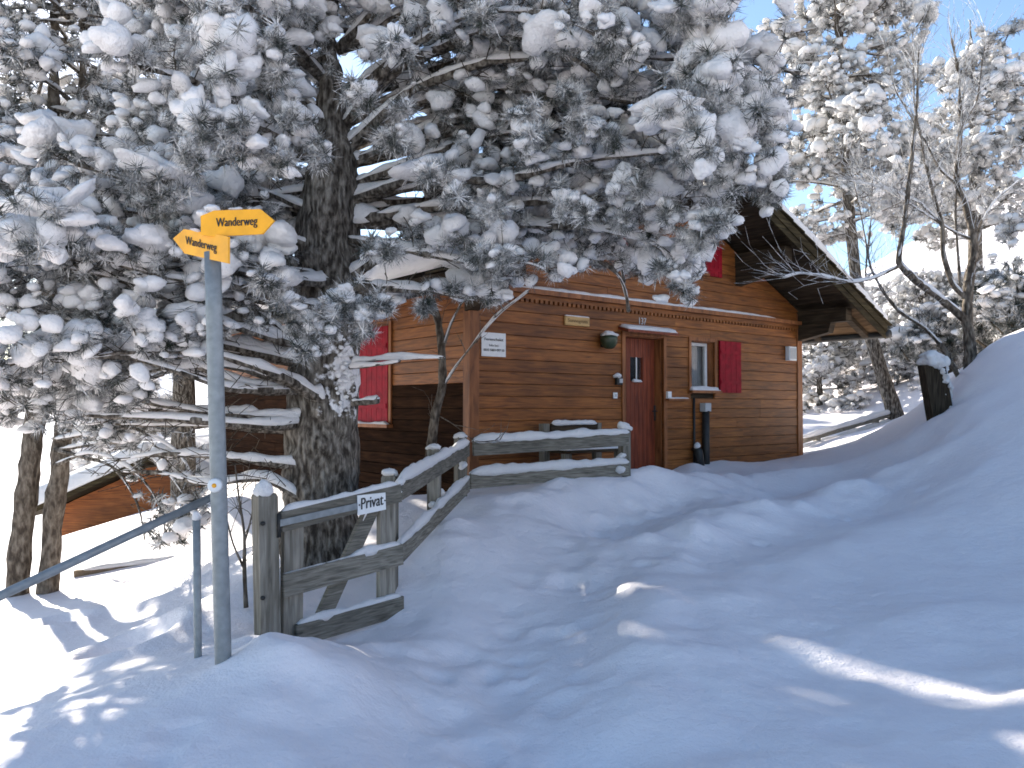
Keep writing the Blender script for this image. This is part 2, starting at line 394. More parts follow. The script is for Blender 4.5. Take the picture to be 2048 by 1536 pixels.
def tuft_protos(n, needles, spread, seed, w):
    """unit-length needle tufts around +Z: narrow triangles, bent outwards"""
    rg = np.random.default_rng(seed); R = []
    for k in range(n):
        th = rg.uniform(0, 2 * math.pi, needles); ph = spread * np.sqrt(rg.uniform(0.02, 1, needles))
        d = np.stack([np.sin(ph) * np.cos(th), np.sin(ph) * np.sin(th), np.cos(ph)], -1)
        L = rg.uniform(0.65, 1.05, needles)[:, None]; base = np.stack([np.zeros(needles), np.zeros(needles), rg.uniform(-0.55, 0.15, needles)], -1)
        sd = np.cross(d, rg.normal(size=(needles, 3))); sd /= np.linalg.norm(sd, axis=1)[:, None]
        tip = base + d * L; tip[:, 2] -= 0.0
        R.append(np.stack([base + sd * w, base - sd * w, tip], 1).reshape(-1, 3))
    return np.array(R)
TP = tuft_protos(18, 42, 1.75, 5, 0.036)
TPF = tuft_protos(12, 21, 1.8, 6, 0.08)
def add_tufts(mb, C, Dr, S, far=False):
    C = np.asarray(C, float); Dr = np.asarray(Dr, float); S = np.asarray(S, float)
    if len(C) == 0: return
    P = TPF if far else TP
    n = len(C); pr = P[RNG.integers(0, len(P), n)]
    z = Dr / (np.linalg.norm(Dr, axis=1)[:, None] + 1e-9)
    x = np.cross(z, RNG.normal(size=(n, 3))); x /= np.linalg.norm(x, axis=1)[:, None]; y = np.cross(z, x)
    v = (pr[..., 0:1] * x[:, None] + pr[..., 1:2] * y[:, None] + pr[..., 2:3] * z[:, None]) * S[:, None, None] + C[:, None]
    nv = v.shape[1]; k = np.arange(0, nv, 3); f = np.stack([k, k + 1, k + 2], -1)
    f = f[None] + (np.arange(n) * nv)[:, None, None]
    mb.add(v.reshape(-1, 3), None, f.reshape(-1, 3))

def text_mesh(txt, narrow=1.0):
    c = D.curves.new('t', 'FONT'); c.body = txt; c.size = 1; c.resolution_u = 3
    o = D.objects.new('t', c); COL.objects.link(o)
    bpy.context.view_layer.update()
    me = D.meshes.new_from_object(o.evaluated_get(bpy.context.evaluated_depsgraph_get()))
    v = np.array([list(a.co) for a in me.vertices]); f = [list(p.vertices) for p in me.polygons]
    D.objects.remove(o); D.curves.remove(c); D.meshes.remove(me)
    v[:, 0] -= v[:, 0].min(); w = v[:, 0].max(); v[:, 0] /= w
    return v, f, w
def lettering(name, txt, org, ex, ey, nrm, material, parent, bold=0.0):
    """text laid from org along ex (its full width) with cap height ~0.7*|ey|, slightly proud along nrm"""
    v, f, w = text_mesh(txt)
    P = np.array(list(org)) + v[:, :1] * np.array(list(ex)) + v[:, 1:2] * np.array(list(ey)) + np.array(list(nrm)) * 0.0025
    tris = []
    for p in f:
        for k in range(1, len(p) - 1): tris.append((p[0], p[k], p[k + 1]))
    V = [P]; T = [np.array(tris)]
    if bold:
        for (dx, dy) in ((bold, 0), (-bold, 0)):
            V.append(P + np.array(list(ex)) * dx + np.array(list(nrm)) * 0.0004 * (1 if dx > 0 else 2)); T.append(np.array(tris) + len(P) * (len(V) - 1))
    return np_obj(name, np.concatenate(V), np.concatenate(T), material, parent, smooth=False)
# ------------------------------------------------------------------ house frame (used by the terrain too)
TH = math.radians(51.1)
HD = Vector((math.sin(TH), math.cos(TH), 0)); HB = Vector((-math.cos(TH), math.sin(TH), 0)); HN = -HB; ZZ = Vector((0, 0, 1))
HO = Vector((-0.538, 10.25, 0)); HWID, HLEN = 7.62, 9.3
def H(u, w, z): return HO + HD * u + HB * w + ZZ * z
def gab(px, py, w=0.0):          # pixel -> (u, z) on the gable plane moved by w
    p = on_plane(px, py, HO + HB * w, HB); return (p - HO).dot(HD), p.z
def sidew(px, py):               # pixel -> (w, z) on the side wall plane
    p = on_plane(px, py, HO, HD); return (p - HO).dot(HB), p.z

# ------------------------------------------------------------------ terrain
CP = []
def cp(px, py, Y): CP.append(tuple(W(px, py, Y)))
def cx(x, y, z): CP.append((x, y, z))
for a in [(1024, 1536, 3.6), (700, 1480, 3.75), (447, 1340, 4.2), (535, 1275, 5.1), (700, 1285, 5.5), (800, 1228, 5.9), (860, 1075, 7.2),
          (930, 1005, 8.7), (1100, 965, 9.6), (1255, 948, 9.9), (1200, 1010, 8.6), (1290, 948, 12.0), (1450, 922, 13.3), (1597, 912, 14.9),
          (1100, 1100, 7.0), (1050, 1250, 5.2), (1400, 1150, 6.4), (1400, 1030, 8.6), (1600, 980, 10.2), (1750, 905, 12.4), (1830, 850, 12.6),
          (1845, 838, 12.3), (1900, 795, 12.2), (1945, 722, 12.4), (2048, 690, 11.5), (2048, 800, 10.0), (2048, 900, 8.8), (1850, 950, 9.6), (1750, 1080, 7.4),
          (2048, 1100, 6.6), (2048, 1330, 4.4), (1600, 1300, 4.9), (2040, 1530, 3.3), (1500, 1536, 3.4),
          (0, 1445, 3.75), (130, 1400, 4.05), (250, 1352, 4.45), (395, 1312, 4.7), (480, 1262, 5.4), (500, 1150, 6.2), (640, 1120, 7.0),
          (100, 1330, 5.6), (300, 1270, 6.6), (150, 1250, 7.6), (430, 1180, 7.8), (75, 1190, 10.3), (300, 1160, 10.2), (400, 1118, 11.2), (200, 1150, 11.2),
          (300, 1085, 13.0), (100, 1080, 15.0), (250, 1045, 17.5), (450, 1010, 13.0), (520, 960, 15.5), (700, 1010, 9.0), (820, 1003, 9.8), (560, 930, 17.0),
          (1650, 897, 17.5), (1720, 870, 20), (1790, 835, 21.5), (1850, 825, 17.5), (2000, 700, 22.0)]: cp(*a)
for a in [(0, 0, 0.0), (2.5, 0, 0.35), (-2.2, 1.2, 0.05), (0, -6, 0.1), (5, 2, 1.0), (9, 5, 2.6), (-6, 3, -0.6), (-8, 7, -1.0), (-14, 8, -2.6), (12, 12, 4.0),
          (-1, 14, 0.35), (2, 18, 0.5), (-4, 22, 0.3), (6, 24, 1.0), (14, 22, 3.0), (22, 20, 7.0), (16, 34, 4.5), (30, 45, 9.0), (40, 62, 17.0), (30, 62, 12.5), (18, 60, 5.5),
          (0, 45, -1.0), (-15, 30, -3.5), (-30, 40, -9), (-60, 60, -22), (-40, 5, -12), (40, 0, 14), (0, -40, 3), (80, 90, 40), (0, 110, -8), (-100, 100, -40), (100, 0, 30), (-90, -20, -28)]: cx(*a)
CPA = np.array(CP); _X = CPA[:, :2]
def _k(r2): return np.sqrt(r2 + 0.6)
_A = _k(((_X[:, None] - _X[None]) ** 2).sum(-1)) - np.eye(len(_X)) * 0.02
_P = np.c_[np.ones(len(_X)), _X]; _Z = np.zeros((3, 3))
_sol = np.linalg.solve(np.block([[_A, _P], [_P.T, _Z]]), np.r_[CPA[:, 2], 0, 0, 0])
def base_h(x, y):
    x = np.asarray(x, float); y = np.asarray(y, float); s = x.shape; q = np.stack([x.ravel(), y.ravel()], -1); out = np.empty(len(q))
    for a in range(0, len(q), 20000):
        b = q[a:a + 20000]; K = _k(((b[:, None] - _X[None]) ** 2).sum(-1)); out[a:a + 20000] = K @ _sol[:-3] + _sol[-3] + b @ _sol[-2:]
    return out.reshape(s)
def gpix(px, py):                # pixel -> ground point (x, y) by marching the ray
    d = np.array(ray(px, py)); t = np.linspace(2.4, 60, 1500) / d[1]; p = np.array(CAM) + t[:, None] * d
    under = p[:, 2] < base_h(p[:, 0], p[:, 1]); k = int(np.argmax(under)) if under.any() else len(t) - 1
    return p[k, :2]
def seg_dist(x, y, pl):
    best = np.full(x.shape, 1e9)
    for (a, b) in zip(pl[:-1], pl[1:]):
        dx, dy = b[0] - a[0], b[1] - a[1]; L = dx * dx + dy * dy
        t = np.clip(((x - a[0]) * dx + (y - a[1]) * dy) / L, 0, 1); best = np.minimum(best, np.hypot(x - a[0] - t * dx, y - a[1] - t * dy))
    return best
PATH = [gpix(*a) for a in [(1050, 1520), (1040, 1330), (1080, 1180), (1150, 1080), (1230, 1015), (1310, 965)]]
TR2 = [gpix(*a) for a in [(700, 1420), (1000, 1260), (1300, 1150), (1600, 1050), (1850, 960)]]
TR3 = [gpix(*a) for a in [(1350, 1520), (1650, 1380), (2040, 1270)]]
TR4 = [gpix(*a) for a in [(1230, 1030), (1450, 985), (1660, 950), (1800, 905)]]
PRINTS = []
_r = random.Random(4)
for pl, n, sp in ((PATH, 40, 0.2), (TR2, 18, 0.16), (TR4, 14, 0.2)):
    for k in range(n):
        t = (k + _r.random() * 0.6) / n * (len(pl) - 1); i = min(int(t), len(pl) - 2); f = t - i
        PRINTS.append((pl[i][0] * (1 - f) + pl[i + 1][0] * f + _r.gauss(0, sp), pl[i][1] * (1 - f) + pl[i + 1][1] * f + _r.gauss(0, sp), _r.uniform(0.07, 0.14), _r.uniform(0.008, 0.03)))
for k in range(60):
    PRINTS.append((_r.uniform(-1.6, 2.6), _r.uniform(2.6, 5.5), _r.uniform(0.05, 0.2), _r.uniform(0.006, 0.02)))
for (px, py, r, dp) in [(245, 1283, 0.3, 0.16), (215, 1185, 0.22, 0.14), (250, 1160, 0.16, 0.08), (330, 1165, 0.5, 0.10), (120, 1240, 0.2, 0.06)]:
    g = gpix(px, py); PRINTS.append((g[0], g[1], r, dp))
MOUNDS = []
for (px, py, r, h) in [(622, 1290, 0.15, 0.03), (590, 1345, 0.34, 0.16), (520, 1290, 0.18, 0.06), (640, 1310, 0.2, 0.04), (700, 1370, 0.25, 0.05), (1300, 950, 0.22, 0.04), (1385, 935, 0.2, 0.12), (1500, 915, 0.4, 0.16), (1240, 960, 0.3, 0.03),
                       (870, 1095, 0.25, 0.10), (960, 1015, 0.3, 0.08), (900, 1060, 0.22, 0.10), (1350, 1040, 0.5, 0.08), (1640, 985, 0.4, 0.10), (1830, 880, 0.5, 0.1), (1650, 905, 0.5, 0.08), (560, 1420, 0.35, 0.06), (850, 1480, 0.3, 0.06)]:
    g = gpix(px, py); MOUNDS.append((g[0], g[1], r, h))
def ground_h(x, y, detail=True):
    z = base_h(x, y)
    if not detail: return z
    P = np.stack([x, y, np.zeros_like(x)], -1)
    near = np.exp(-np.maximum(0, np.hypot(x - 1, y - 5) - 9) / 8)
    z = z + near * (0.05 * fbm(P * 0.8 + 3, 2) + 0.009 * fbm(P * 3.1 + 8, 3) + 0.005 * fbm(P * 9, 3)) + (1 - near) * 0.25 * fbm(P * 0.15, 4)
    wn = vnoise(P * 2.2 + 40) * 0.10
    for pl, wd, dp, rim in ((PATH, 0.50, 0.12, 0.03), (TR2, 0.40, 0.05, 0.02), (TR3, 0.36, 0.04, 0.015), (TR4, 0.5, 0.12, 0.06)):
        d = seg_dist(x, y, pl) + wn
        z = z - dp * np.exp(-np.abs(d / wd) ** 2.6) + rim * np.exp(-((d - wd * 1.75) / (wd * 0.55)) ** 2) * (1 + 0.7 * vnoise(P * 4 + 11))
    for (a, b, r, dp) in PRINTS:
        k = (np.abs(x - a) < 3 * r) & (np.abs(y - b) < 3 * r)
        if k.any():
            d2 = ((x[k] - a) ** 2 + (y[k] - b) ** 2) / r ** 2
            z[k] += -dp * np.exp(-d2 ** 1.4) + 0.35 * dp * np.exp(-((np.sqrt(d2) - 1.35) / 0.35) ** 2)
    for (a, b, r, h) in MOUNDS:
        k = (np.abs(x - a) < 3.5 * r) & (np.abs(y - b) < 3.5 * r)
        if k.any():
            d2 = ((x[k] - a) ** 2 + (y[k] - b) ** 2) / r ** 2
            z[k] += h * np.exp(-d2) * (1 + 0.25 * vnoise(P[k] * 6))
    return z
def gz(x, y): return float(ground_h(np.array([float(x)]), np.array([float(y)]))[0])
def axis_pts(lo, hi, step, far_lo, far_hi, g):
    a = list(np.arange(lo, hi, step)); s = step; v = a[-1]
    while v < far_hi: s *= g; v += s; a.append(v)
    s = step; v = a[0]; pre = []
    while v > far_lo: s *= g; v -= s; pre.append(v)
    return np.array(pre[::-1] + a)
gx = axis_pts(-2.8, 4.6, 0.038, -420, 420, 1.06); gy = axis_pts(2.4, 9.0, 0.038, -120, 700, 1.045)
GX, GY = np.meshgrid(gx, gy, indexing='ij'); GZ = ground_h(GX, GY)
far = np.hypot(GX, GY - 10)
GZ = np.where(far > 110, GZ * np.exp(-np.maximum(0, far - 110) / 60) - 30 * (1 - np.exp(-np.maximum(0, far - 110) / 80)), GZ)
nx, ny = GX.shape; i, j = np.meshgrid(np.arange(nx - 1), np.arange(ny - 1), indexing='ij'); a = (i * ny + j).ravel()
ground = np_obj('ground', np.stack([GX, GY, GZ], -1).reshape(-1, 3), np.stack([a, a + ny, a + ny + 1, a + 1], -1), M_GROUND)
tag(ground, 'trodden snow covering the slope and path', None, None, 'structure')
# far mountain ridge across the valley
ang = np.linspace(math.radians(-75), math.radians(60), 220); rad = np.linspace(600, 1300, 26)
A, R = np.meshgrid(ang, rad, indexing='ij'); tt = (R - 600) / 700
hx, hy = np.sin(A) * R, np.cos(A) * R
hz = -30 + 95 * np.clip(1.35 * tt, 0, 1) ** 1.2 * (0.75 + 0.55 * fbm(np.stack([A * 6, A * 0 + 3, A * 0], -1), 4)) + 14 * fbm(np.stack([hx, hy, hx * 0], -1) / 90, 4) * tt
na, nr = A.shape; i, j = np.meshgrid(np.arange(na - 1), np.arange(nr - 1), indexing='ij'); a = (i * nr + j).ravel()
hills = np_obj('hills', np.stack([hx, hy, hz], -1).reshape(-1, 3), np.stack([a, a + nr, a + nr + 1, a + 1], -1), M_GROUND)
tag(hills, 'snowy mountain ridge across the valley', None, None, 'structure')
# ------------------------------------------------------------------ the chalet
ROOF_SIDE, ROOF_FRONT, ROOF_BACK = 1.0, 1.15, 0.8
Z_EAVE = 3.12; Z_RIDGE = 5.30
SL = (Z_RIDGE - Z_EAVE) / (HWID / 2 + ROOF_SIDE)
def roof_z(u): return Z_RIDGE - abs(u - HWID / 2) * SL      # top of the roof boards
RT = 0.20                                                       # roof build-up
house = thing('chalet', H(0, 0, 0.3), 'brown timber chalet with red shutters and snowy gabled roof', 'house')
wall = MB()
# openings in the gable: (u0, u1, z0, z1)
def rect(pxl, pyt, pxr, pyb):
    u0, z1 = gab(pxl, pyt); u1, z0 = gab(pxr, pyb); return [u0, u1, z0, z1]
DOOR = rect(1246, 674, 1324, 945); _, DOOR[3] = gab(1285, 674); DOOR[2] = 0.45
WINA = rect(1378, 682, 1426, 784); _, zt = gab(1400, 683); _, zb = gab(1400, 781); WINA[2:] = [zb, zt]
WINB = rect(1352, 490, 1401, 548); _, zt = gab(1385, 487); _, zb = gab(1385, 545); WINB[2:] = [zb, zt]
uB = WINB[1] - WINB[0]
WINC = [HWID - WINB[1], HWID - WINB[0], WINB[2], WINB[3]]
OPEN = [DOOR, WINA, WINB, WINC]
def gable_top(u): return roof_z(u) - RT + 0.02
# dark wall core behind the boards, in vertical strips that leave the openings free
us = sorted(set([0, HWID, HWID / 2] + [o[k] for o in OPEN for k in (0, 1)]))
for ua, ub in zip(us[:-1], us[1:]):
    mid = (ua + ub) / 2; cuts = sorted([(o[2], o[3]) for o in OPEN if o[0] < mid < o[1]])
    z = -0.3
    for (c0, c1) in cuts + [(None, None)]:
        if c0 is None: za, zb_ = gable_top(ua), gable_top(ub)
        else: za = zb_ = c0
        wall.hexa([H(ua, 0.002, z), H(ub, 0.002, z), H(ub, 0.16, z), H(ua, 0.16, z), H(ua, 0.002, za), H(ub, 0.002, zb_), H(ub, 0.16, zb_), H(ua, 0.16, za)])
        z = c1
zt_side = roof_z(0) - RT
wall.hexa([H(0.002, 0.16, -0.6), H(0.16, 0.16, -0.6), H(0.16, HLEN, -0.6), H(0.002, HLEN, -0.6), H(0.002, 0.16, zt_side), H(0.16, 0.16, zt_side), H(0.16, HLEN, zt_side), H(0.002, HLEN, zt_side)])
wall.hexa([H(HWID - 0.16, 0.16, -0.6), H(HWID, 0.16, -0.6), H(HWID, HLEN, -0.6), H(HWID - 0.16, HLEN, -0.6), H(HWID - 0.16, 0.16, zt_side), H(HWID, 0.16, zt_side), H(HWID, HLEN, zt_side), H(HWID - 0.16, HLEN, zt_side)])
wall.hexa([H(0.16, HLEN - 0.16, -0.6), H(HWID - 0.16, HLEN - 0.16, -0.6), H(HWID - 0.16, HLEN, -0.6), H(0.16, HLEN, -0.6), H(0.16, HLEN - 0.16, zt_side), H(HWID - 0.16, HLEN - 0.16, zt_side), H(HWID - 0.16, HLEN, zt_side), H(0.16, HLEN, zt_side)])
wall_o = wall.build('wall', M_DARKWOOD, house)
BH = 0.163; BT = 0.030
def board(pts_uz, depth=BT, kind='g', mtl=None):
    """pts: four (u,z) corners lower-left, lower-right, upper-right, upper-left -> chamfered board"""
    P = []
    cz = 0.005
    (a, b, c, d) = pts_uz
    T = (lambda u, w, z: H(u, -w, z)) if kind == 'g' else (lambda u, w, z: H(-w, u, z))
    back = [T(*q) for q in ((a[0], 0, a[1]), (b[0], 0, b[1]), (c[0], 0, c[1]), (d[0], 0, d[1]))]
    front1 = [T(*q) for q in ((a[0], depth - 0.008, a[1]), (b[0], depth - 0.008, b[1]), (c[0], depth - 0.012, c[1]), (d[0], depth - 0.012, d[1]))]
    front2 = [T(*q) for q in ((a[0], depth, a[1] + cz), (b[0], depth, b[1] + cz), (c[0], depth, c[1] - cz), (d[0], depth, d[1] - cz))]
    V = [list(p) for p in back + front1 + front2]
    q = [[3, 2, 1, 0], [8, 9, 10, 11]]
    for r in (0, 4):
        for k in range(4): q.append([r + k, r + (k + 1) % 4, r + 4 + (k + 1) % 4, r + 4 + k])
    mb = MB(); mb.add(V, q); return mb.build('board', mtl or M_BOARD, wall_o)
rb = random.Random(3)
z = 0.12
while z < Z_RIDGE - RT - 0.05:
    z1 = z + BH - 0.002
    # u limits at this height under the roof
    def lim(zz):
        if zz <= gable_top(0): return 0.0, HWID
        d = (zz - gable_top(0)) / SL; return d, HWID - d
    l0, r0 = lim(z); l1, r1 = lim(z1)
    segs = [(l0, r0, l1, r1)]
    for o in OPEN:
        if o[2] < z1 - 0.02 and o[3] > z + 0.02:
            ns = []
            for (a0, b0, a1, b1) in segs:
                if o[0] > a0 and o[1] < b0: ns += [(a0, o[0], a1, o[0]), (o[1], b0, o[1], b1)]
                else: ns.append((a0, b0, a1, b1))
            segs = ns
    for (a0, b0, a1, b1) in segs:
        if b1 - a1 > 3.2:      # butt joint somewhere along a long row
            c = a1 + (b1 - a1) * rb.uniform(0.3, 0.7); parts = [(a0, c - 0.002, a1, c - 0.002), (c + 0.002, b0, c + 0.002, b1)]
        else: parts = [(a0, b0, a1, b1)]
        for (p0, q0, p1, q1) in parts:
            if q1 - p1 > 0.04: board([(p0, z), (q0, z), (q1, z1), (p1, z1)], BT + rb.uniform(-0.003, 0.003))
    z += BH
# boards on the left side wall
sw0, sz0 = sidew(722, 655); sw1, _ = sidew(784, 655); _, szb = sidew(750, 846); _, szt = sidew(750, 657)
z = -0.2
while z < zt_side - 0.05:
    w0 = 0.0
    for wq in (rb.uniform(2.5, 4), rb.uniform(5.5, 7), HLEN):
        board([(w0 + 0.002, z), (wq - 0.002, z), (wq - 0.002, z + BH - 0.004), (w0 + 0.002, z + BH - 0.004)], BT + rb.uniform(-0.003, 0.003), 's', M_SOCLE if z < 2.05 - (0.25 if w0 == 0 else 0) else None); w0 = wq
    z += BH
# corner boards
for (u, nm) in ((0, 'l'), (HWID, 'r')):
    mb = MB(); s = 1 if nm == 'l' else -1
    mb.hexa([H(u - 0.045 * s, -0.05, -0.3), H(u + 0.11 * s, -0.05, -0.3), H(u + 0.11 * s, 0.09, -0.3), H(u - 0.045 * s, 0.09, -0.3), H(u - 0.045 * s, -0.05, zt_side - 0.02), H(u + 0.11 * s, -0.05, zt_side - 0.02), H(u + 0.11 * s, 0.09, zt_side - 0.02), H(u - 0.045 * s, 0.09, zt_side - 0.02)])
    mb.build('corner_board', M_TRIM, wall_o)
def hbox(mb, u0, u1, w0, w1, z0, z1):
    return mb.hexa([H(u0, w0, z0), H(u1, w0, z0), H(u1, w1, z0), H(u0, w1, z0), H(u0, w0, z1), H(u1, w0, z1), H(u1, w1, z1), H(u0, w1, z1)])
# cornice ledge with scalloped strip and snow
_, zc = gab(1300, 612)
mb = MB(); hbox(mb, 0.12, HWID - 0.12, -0.15, -0.036, zc - 0.045, zc + 0.02); cornice = mb.build('cornice', M_TRIM, house)
mb = MB(); hbox(mb, 0.12, HWID - 0.12, -0.075, -0.037, zc - 0.11, zc - 0.047)
nd = 84
for k in range(nd):
    u = 0.16 + (HWID - 0.32) * (k + 0.5) / nd; hbox(mb, u - 0.026, u + 0.026, -0.072, -0.038, zc - 0.155, zc - 0.111)
mb.build('scalloped_strip', M_BOARD, cornice)
mb = MB(); snow_ridge(mb, [H(0.6, -0.09, zc + 0.022), H(3, -0.09, zc + 0.022), H(HWID - 0.9, -0.09, zc + 0.022)], 0.055, 0.05, 0.06, 0.3, 3, gaps=0.2)
mb.build('snow', M_SNOW, cornice, True)
# windows
def window(o, shut_l, shut_r, snowy=True, rec=0.13):
    u0, u1, z0, z1 = o
    w = MB(); c = 0.06
    # casing around the opening, proud of the boards
    for (a, b, p, q) in ((u0 - c, u0, z0 - c, z1 + c), (u1, u1 + c, z0 - c, z1 + c)): hbox(w, a, b, -0.052, 0.0, p, q)
    hbox(w, u0 + 0.002, u1 - 0.002, -0.050, 0.0, z1, z1 + c)
    # reveals
    hbox(w, u0 - 0.01, u0 + 0.012, 0.003, rec, z0, z1); hbox(w, u1 - 0.012, u1 + 0.01, 0.003, rec, z0, z1); hbox(w, u0 + 0.012, u1 - 0.012, 0.003, rec, z1 - 0.012, z1 + 0.01)
    wo = w.build('window', M_TRIM, house)
    f = MB(); t = 0.05
    for (a, b, p, q) in ((u0 + 0.012, u0 + 0.012 + t, z0, z1 - 0.012), (u1 - 0.012 - t, u1 - 0.012, z0, z1 - 0.012)): hbox(f, a, b, rec - 0.02, rec + 0.04, p, q)
    hbox(f, u0 + 0.012 + t, u1 - 0.012 - t, rec - 0.018, rec + 0.038, z0, z0 + t); hbox(f, u0 + 0.012 + t, u1 - 0.012 - t, rec - 0.018, rec + 0.038, z1 - 0.012 - t, z1 - 0.012)
    f.build('frame', M_WHITE, wo)
    g = MB(); hbox(g, u0 + 0.05, u1 - 0.05, rec + 0.006, rec + 0.012, z0 + 0.04, z1 - 0.04); g.build('pane', M_GLASS, wo)
    cu = MB(); n = 40
    uu = np.linspace(u0 + 0.02, u1 - 0.02, n); ww = rec + 0.10 + 0.015 * np.sin(np.arange(n) * 1.4)
    v = [list(H(a, b, zz)) for zz in (z0 - 0.02, z1 + 0.02) for a, b in zip(uu, ww)]
    keep = [k for k in range(n - 1) if k / n > 0.36]
    cu.add(v, [[k, k + 1, n + k + 1, n + k] for k in keep]); cu.build('curtain', M_CURTAIN, wo)
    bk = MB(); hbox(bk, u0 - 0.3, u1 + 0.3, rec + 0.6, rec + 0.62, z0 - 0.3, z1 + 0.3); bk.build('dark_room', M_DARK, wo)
    s = MB(); hbox(s, u0 - 0.08, u1 + 0.08, -0.13, rec - 0.02, z0 - 0.045, z0 - 0.003); so = s.build('sill', M_TRIM, wo)
    if snowy:
        s = MB(); snow_slab(s, H(u0 - 0.06, -0.12, z0 - 0.002), H(u1 + 0.06, -0.12, z0 - 0.002), H(u1 + 0.02, rec - 0.03, z0 - 0.002), H(u0 - 0.02, rec - 0.03, z0 - 0.002), 0.06, 24, 10, 0.06, 0.3, u0); s.build('snow', M_SNOW, so, True)
    for (a, b) in (shut_l, shut_r):
        if a is None: continue
        s = MB(); nb = 4; wd = (b - a) / nb
        hbox(s, a, b, -0.074, -0.055, z0 - 0.03, z1 + 0.03)
        for k in range(nb): hbox(s, a + k * wd + 0.003, a + (k + 1) * wd - 0.003, -0.086, -0.0745, z0 - 0.03, z1 + 0.03)
        sh = s.build('shutter', M_RED, house)
        for zz in (z0 + (z1 - z0) * 0.18, z0 + (z1 - z0) * 0.8):
            s = MB(); hbox(s, a + 0.015, b - 0.015, -0.098, -0.0865, zz - 0.03, zz + 0.03); s.build('ledge', M_RED, sh)
    return wo
us0, _ = gab(1432, 700); us1, _ = gab(1474, 700)
window(WINA, (None, None), (us0, us1))
ub0, _ = gab(1404, 520); ub1, _ = gab(1436, 520)
window(WINB, (None, None), (ub0, ub1))
window(WINC, (WINC[0] - (ub1 - WINB[1]), WINC[0] - (ub0 - WINB[1])), (None, None))
# side wall shutter pair (closed) with sill
lo, hi = min(sw0, sw1), max(sw0, sw1)
T = lambda w0, w1, d0, d1, z0, z1, mb: mb.hexa([H(-d0, w0, z0), H(-d1, w0, z0), H(-d1, w1, z0), H(-d0, w1, z0), H(-d0, w0, z1), H(-d1, w0, z1), H(-d1, w1, z1), H(-d0, w1, z1)])
s = MB(); T(lo, hi, 0.034, 0.06, szb, szt, s); nb = 6
for k in range(nb): T(lo + (hi - lo) * k / nb + 0.004, lo + (hi - lo) * (k + 1) / nb - 0.004, 0.0605, 0.072, szb, szt, s)
sh = s.build('shutter', M_RED, house)
for f_ in (0.18, 0.8):
    s = MB(); T(lo + 0.03, hi - 0.03, 0.0725, 0.085, szb + (szt - szb) * f_ - 0.035, szb + (szt - szb) * f_ + 0.035, s); s.build('ledge', M_RED, sh)
s = MB(); T(lo - 0.1, hi + 0.1, 0.034, 0.14, szb - 0.06, szb - 0.01, s); T(lo - 0.07, lo - 0.004, 0.034, 0.062, szb, szt + 0.06, s); T(hi + 0.004, hi + 0.07, 0.034, 0.062, szb, szt + 0.06, s); so = s.build('window_trim', M_TRIM, house)
s = MB(); snow_ridge(s, [H(-0.1, lo - 0.08, szb - 0.01), H(-0.1, hi + 0.08, szb - 0.01)], 0.035, 0.035, 0.05, 0.4, 5); s.build('snow', M_SNOW, so, True)
# door
u0, u1, z0, z1 = DOOR; rec = 0.14
d = MB()
hbox(d, u0 - 0.07, u0, -0.055, 0.0, z0, z1 + 0.07); hbox(d, u1, u1 + 0.07, -0.055, 0.0, z0, z1 + 0.07); hbox(d, u0 + 0.001, u1 - 0.001, -0.053, 0, z1, z1 + 0.07)
hbox(d, u0 - 0.01, u0 + 0.012, 0.003, rec, z0, z1); hbox(d, u1 - 0.012, u1 + 0.01, 0.003, rec, z0, z1); hbox(d, u0 + 0.012, u1 - 0.012, 0.003, rec, z1 - 0.012, z1 + 0.01)
d.build('door_frame', M_TRIM, house)
dp = MB(); n = 9; pw = (u1 - u0 - 0.03) / n
pu0, pz1 = gab(1263, 714, 0.14); pu1, pz0 = gab(1279, 763, 0.14)
for k in range(n):
    a, b = u0 + 0.015 + k * pw + 0.003, u0 + 0.015 + (k + 1) * pw - 0.003
    if b > pu0 and a < pu1:
        hbox(dp, a, b, rec - 0.012, rec + 0.03, z0, pz0); hbox(dp, a, b, rec - 0.012, rec + 0.03, pz1, z1 - 0.015)
    else: hbox(dp, a, b, rec - 0.012, rec + 0.03, z0, z1 - 0.015)
hbox(dp, u0 + 0.012, pu0 - 0.06, rec + 0.03, rec + 0.05, z0, z1 - 0.013); hbox(dp, pu1 + 0.06, u1 - 0.012, rec + 0.03, rec + 0.05, z0, z1 - 0.013)
door = dp.build('door', M_DOOR, house)
g = MB(); hbox(g, pu0 - 0.07, pu1 + 0.07, rec + 0.012, rec + 0.02, pz0 - 0.02, pz1 + 0.02); g.build('pane', M_GLASS, door)
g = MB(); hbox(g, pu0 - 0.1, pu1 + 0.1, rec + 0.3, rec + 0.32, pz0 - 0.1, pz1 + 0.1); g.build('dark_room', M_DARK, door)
g = MB(); mu = (pu0 + pu1) / 2 + 0.02; hbox(g, mu - 0.008, mu + 0.008, rec - 0.005, rec + 0.011, pz0, pz1); g.build('glazing_bar', M_WHITE, door)
g = MB(); snow_ridge(g, [H(pu0 - 0.01, rec - 0.03, pz0), H(pu1 + 0.01, rec - 0.03, pz0)], 0.03, 0.03, 0.02, 0.2, 8); g.build('snow', M_SNOW, door, True)
hu, hz_ = gab(1308, 826, 0.14); g = MB(); hbox(g, hu - 0.025, hu + 0.025, rec - 0.03, rec - 0.013, hz_ - 0.12, hz_ + 0.12); g.sweep([H(hu, rec - 0.02, hz_ + 0.03), H(hu, rec - 0.07, hz_ + 0.03), H(hu - 0.12, rec - 0.075, hz_ + 0.03)], 0.011, 6); g.build('handle', M_DARKMETAL, door, True)
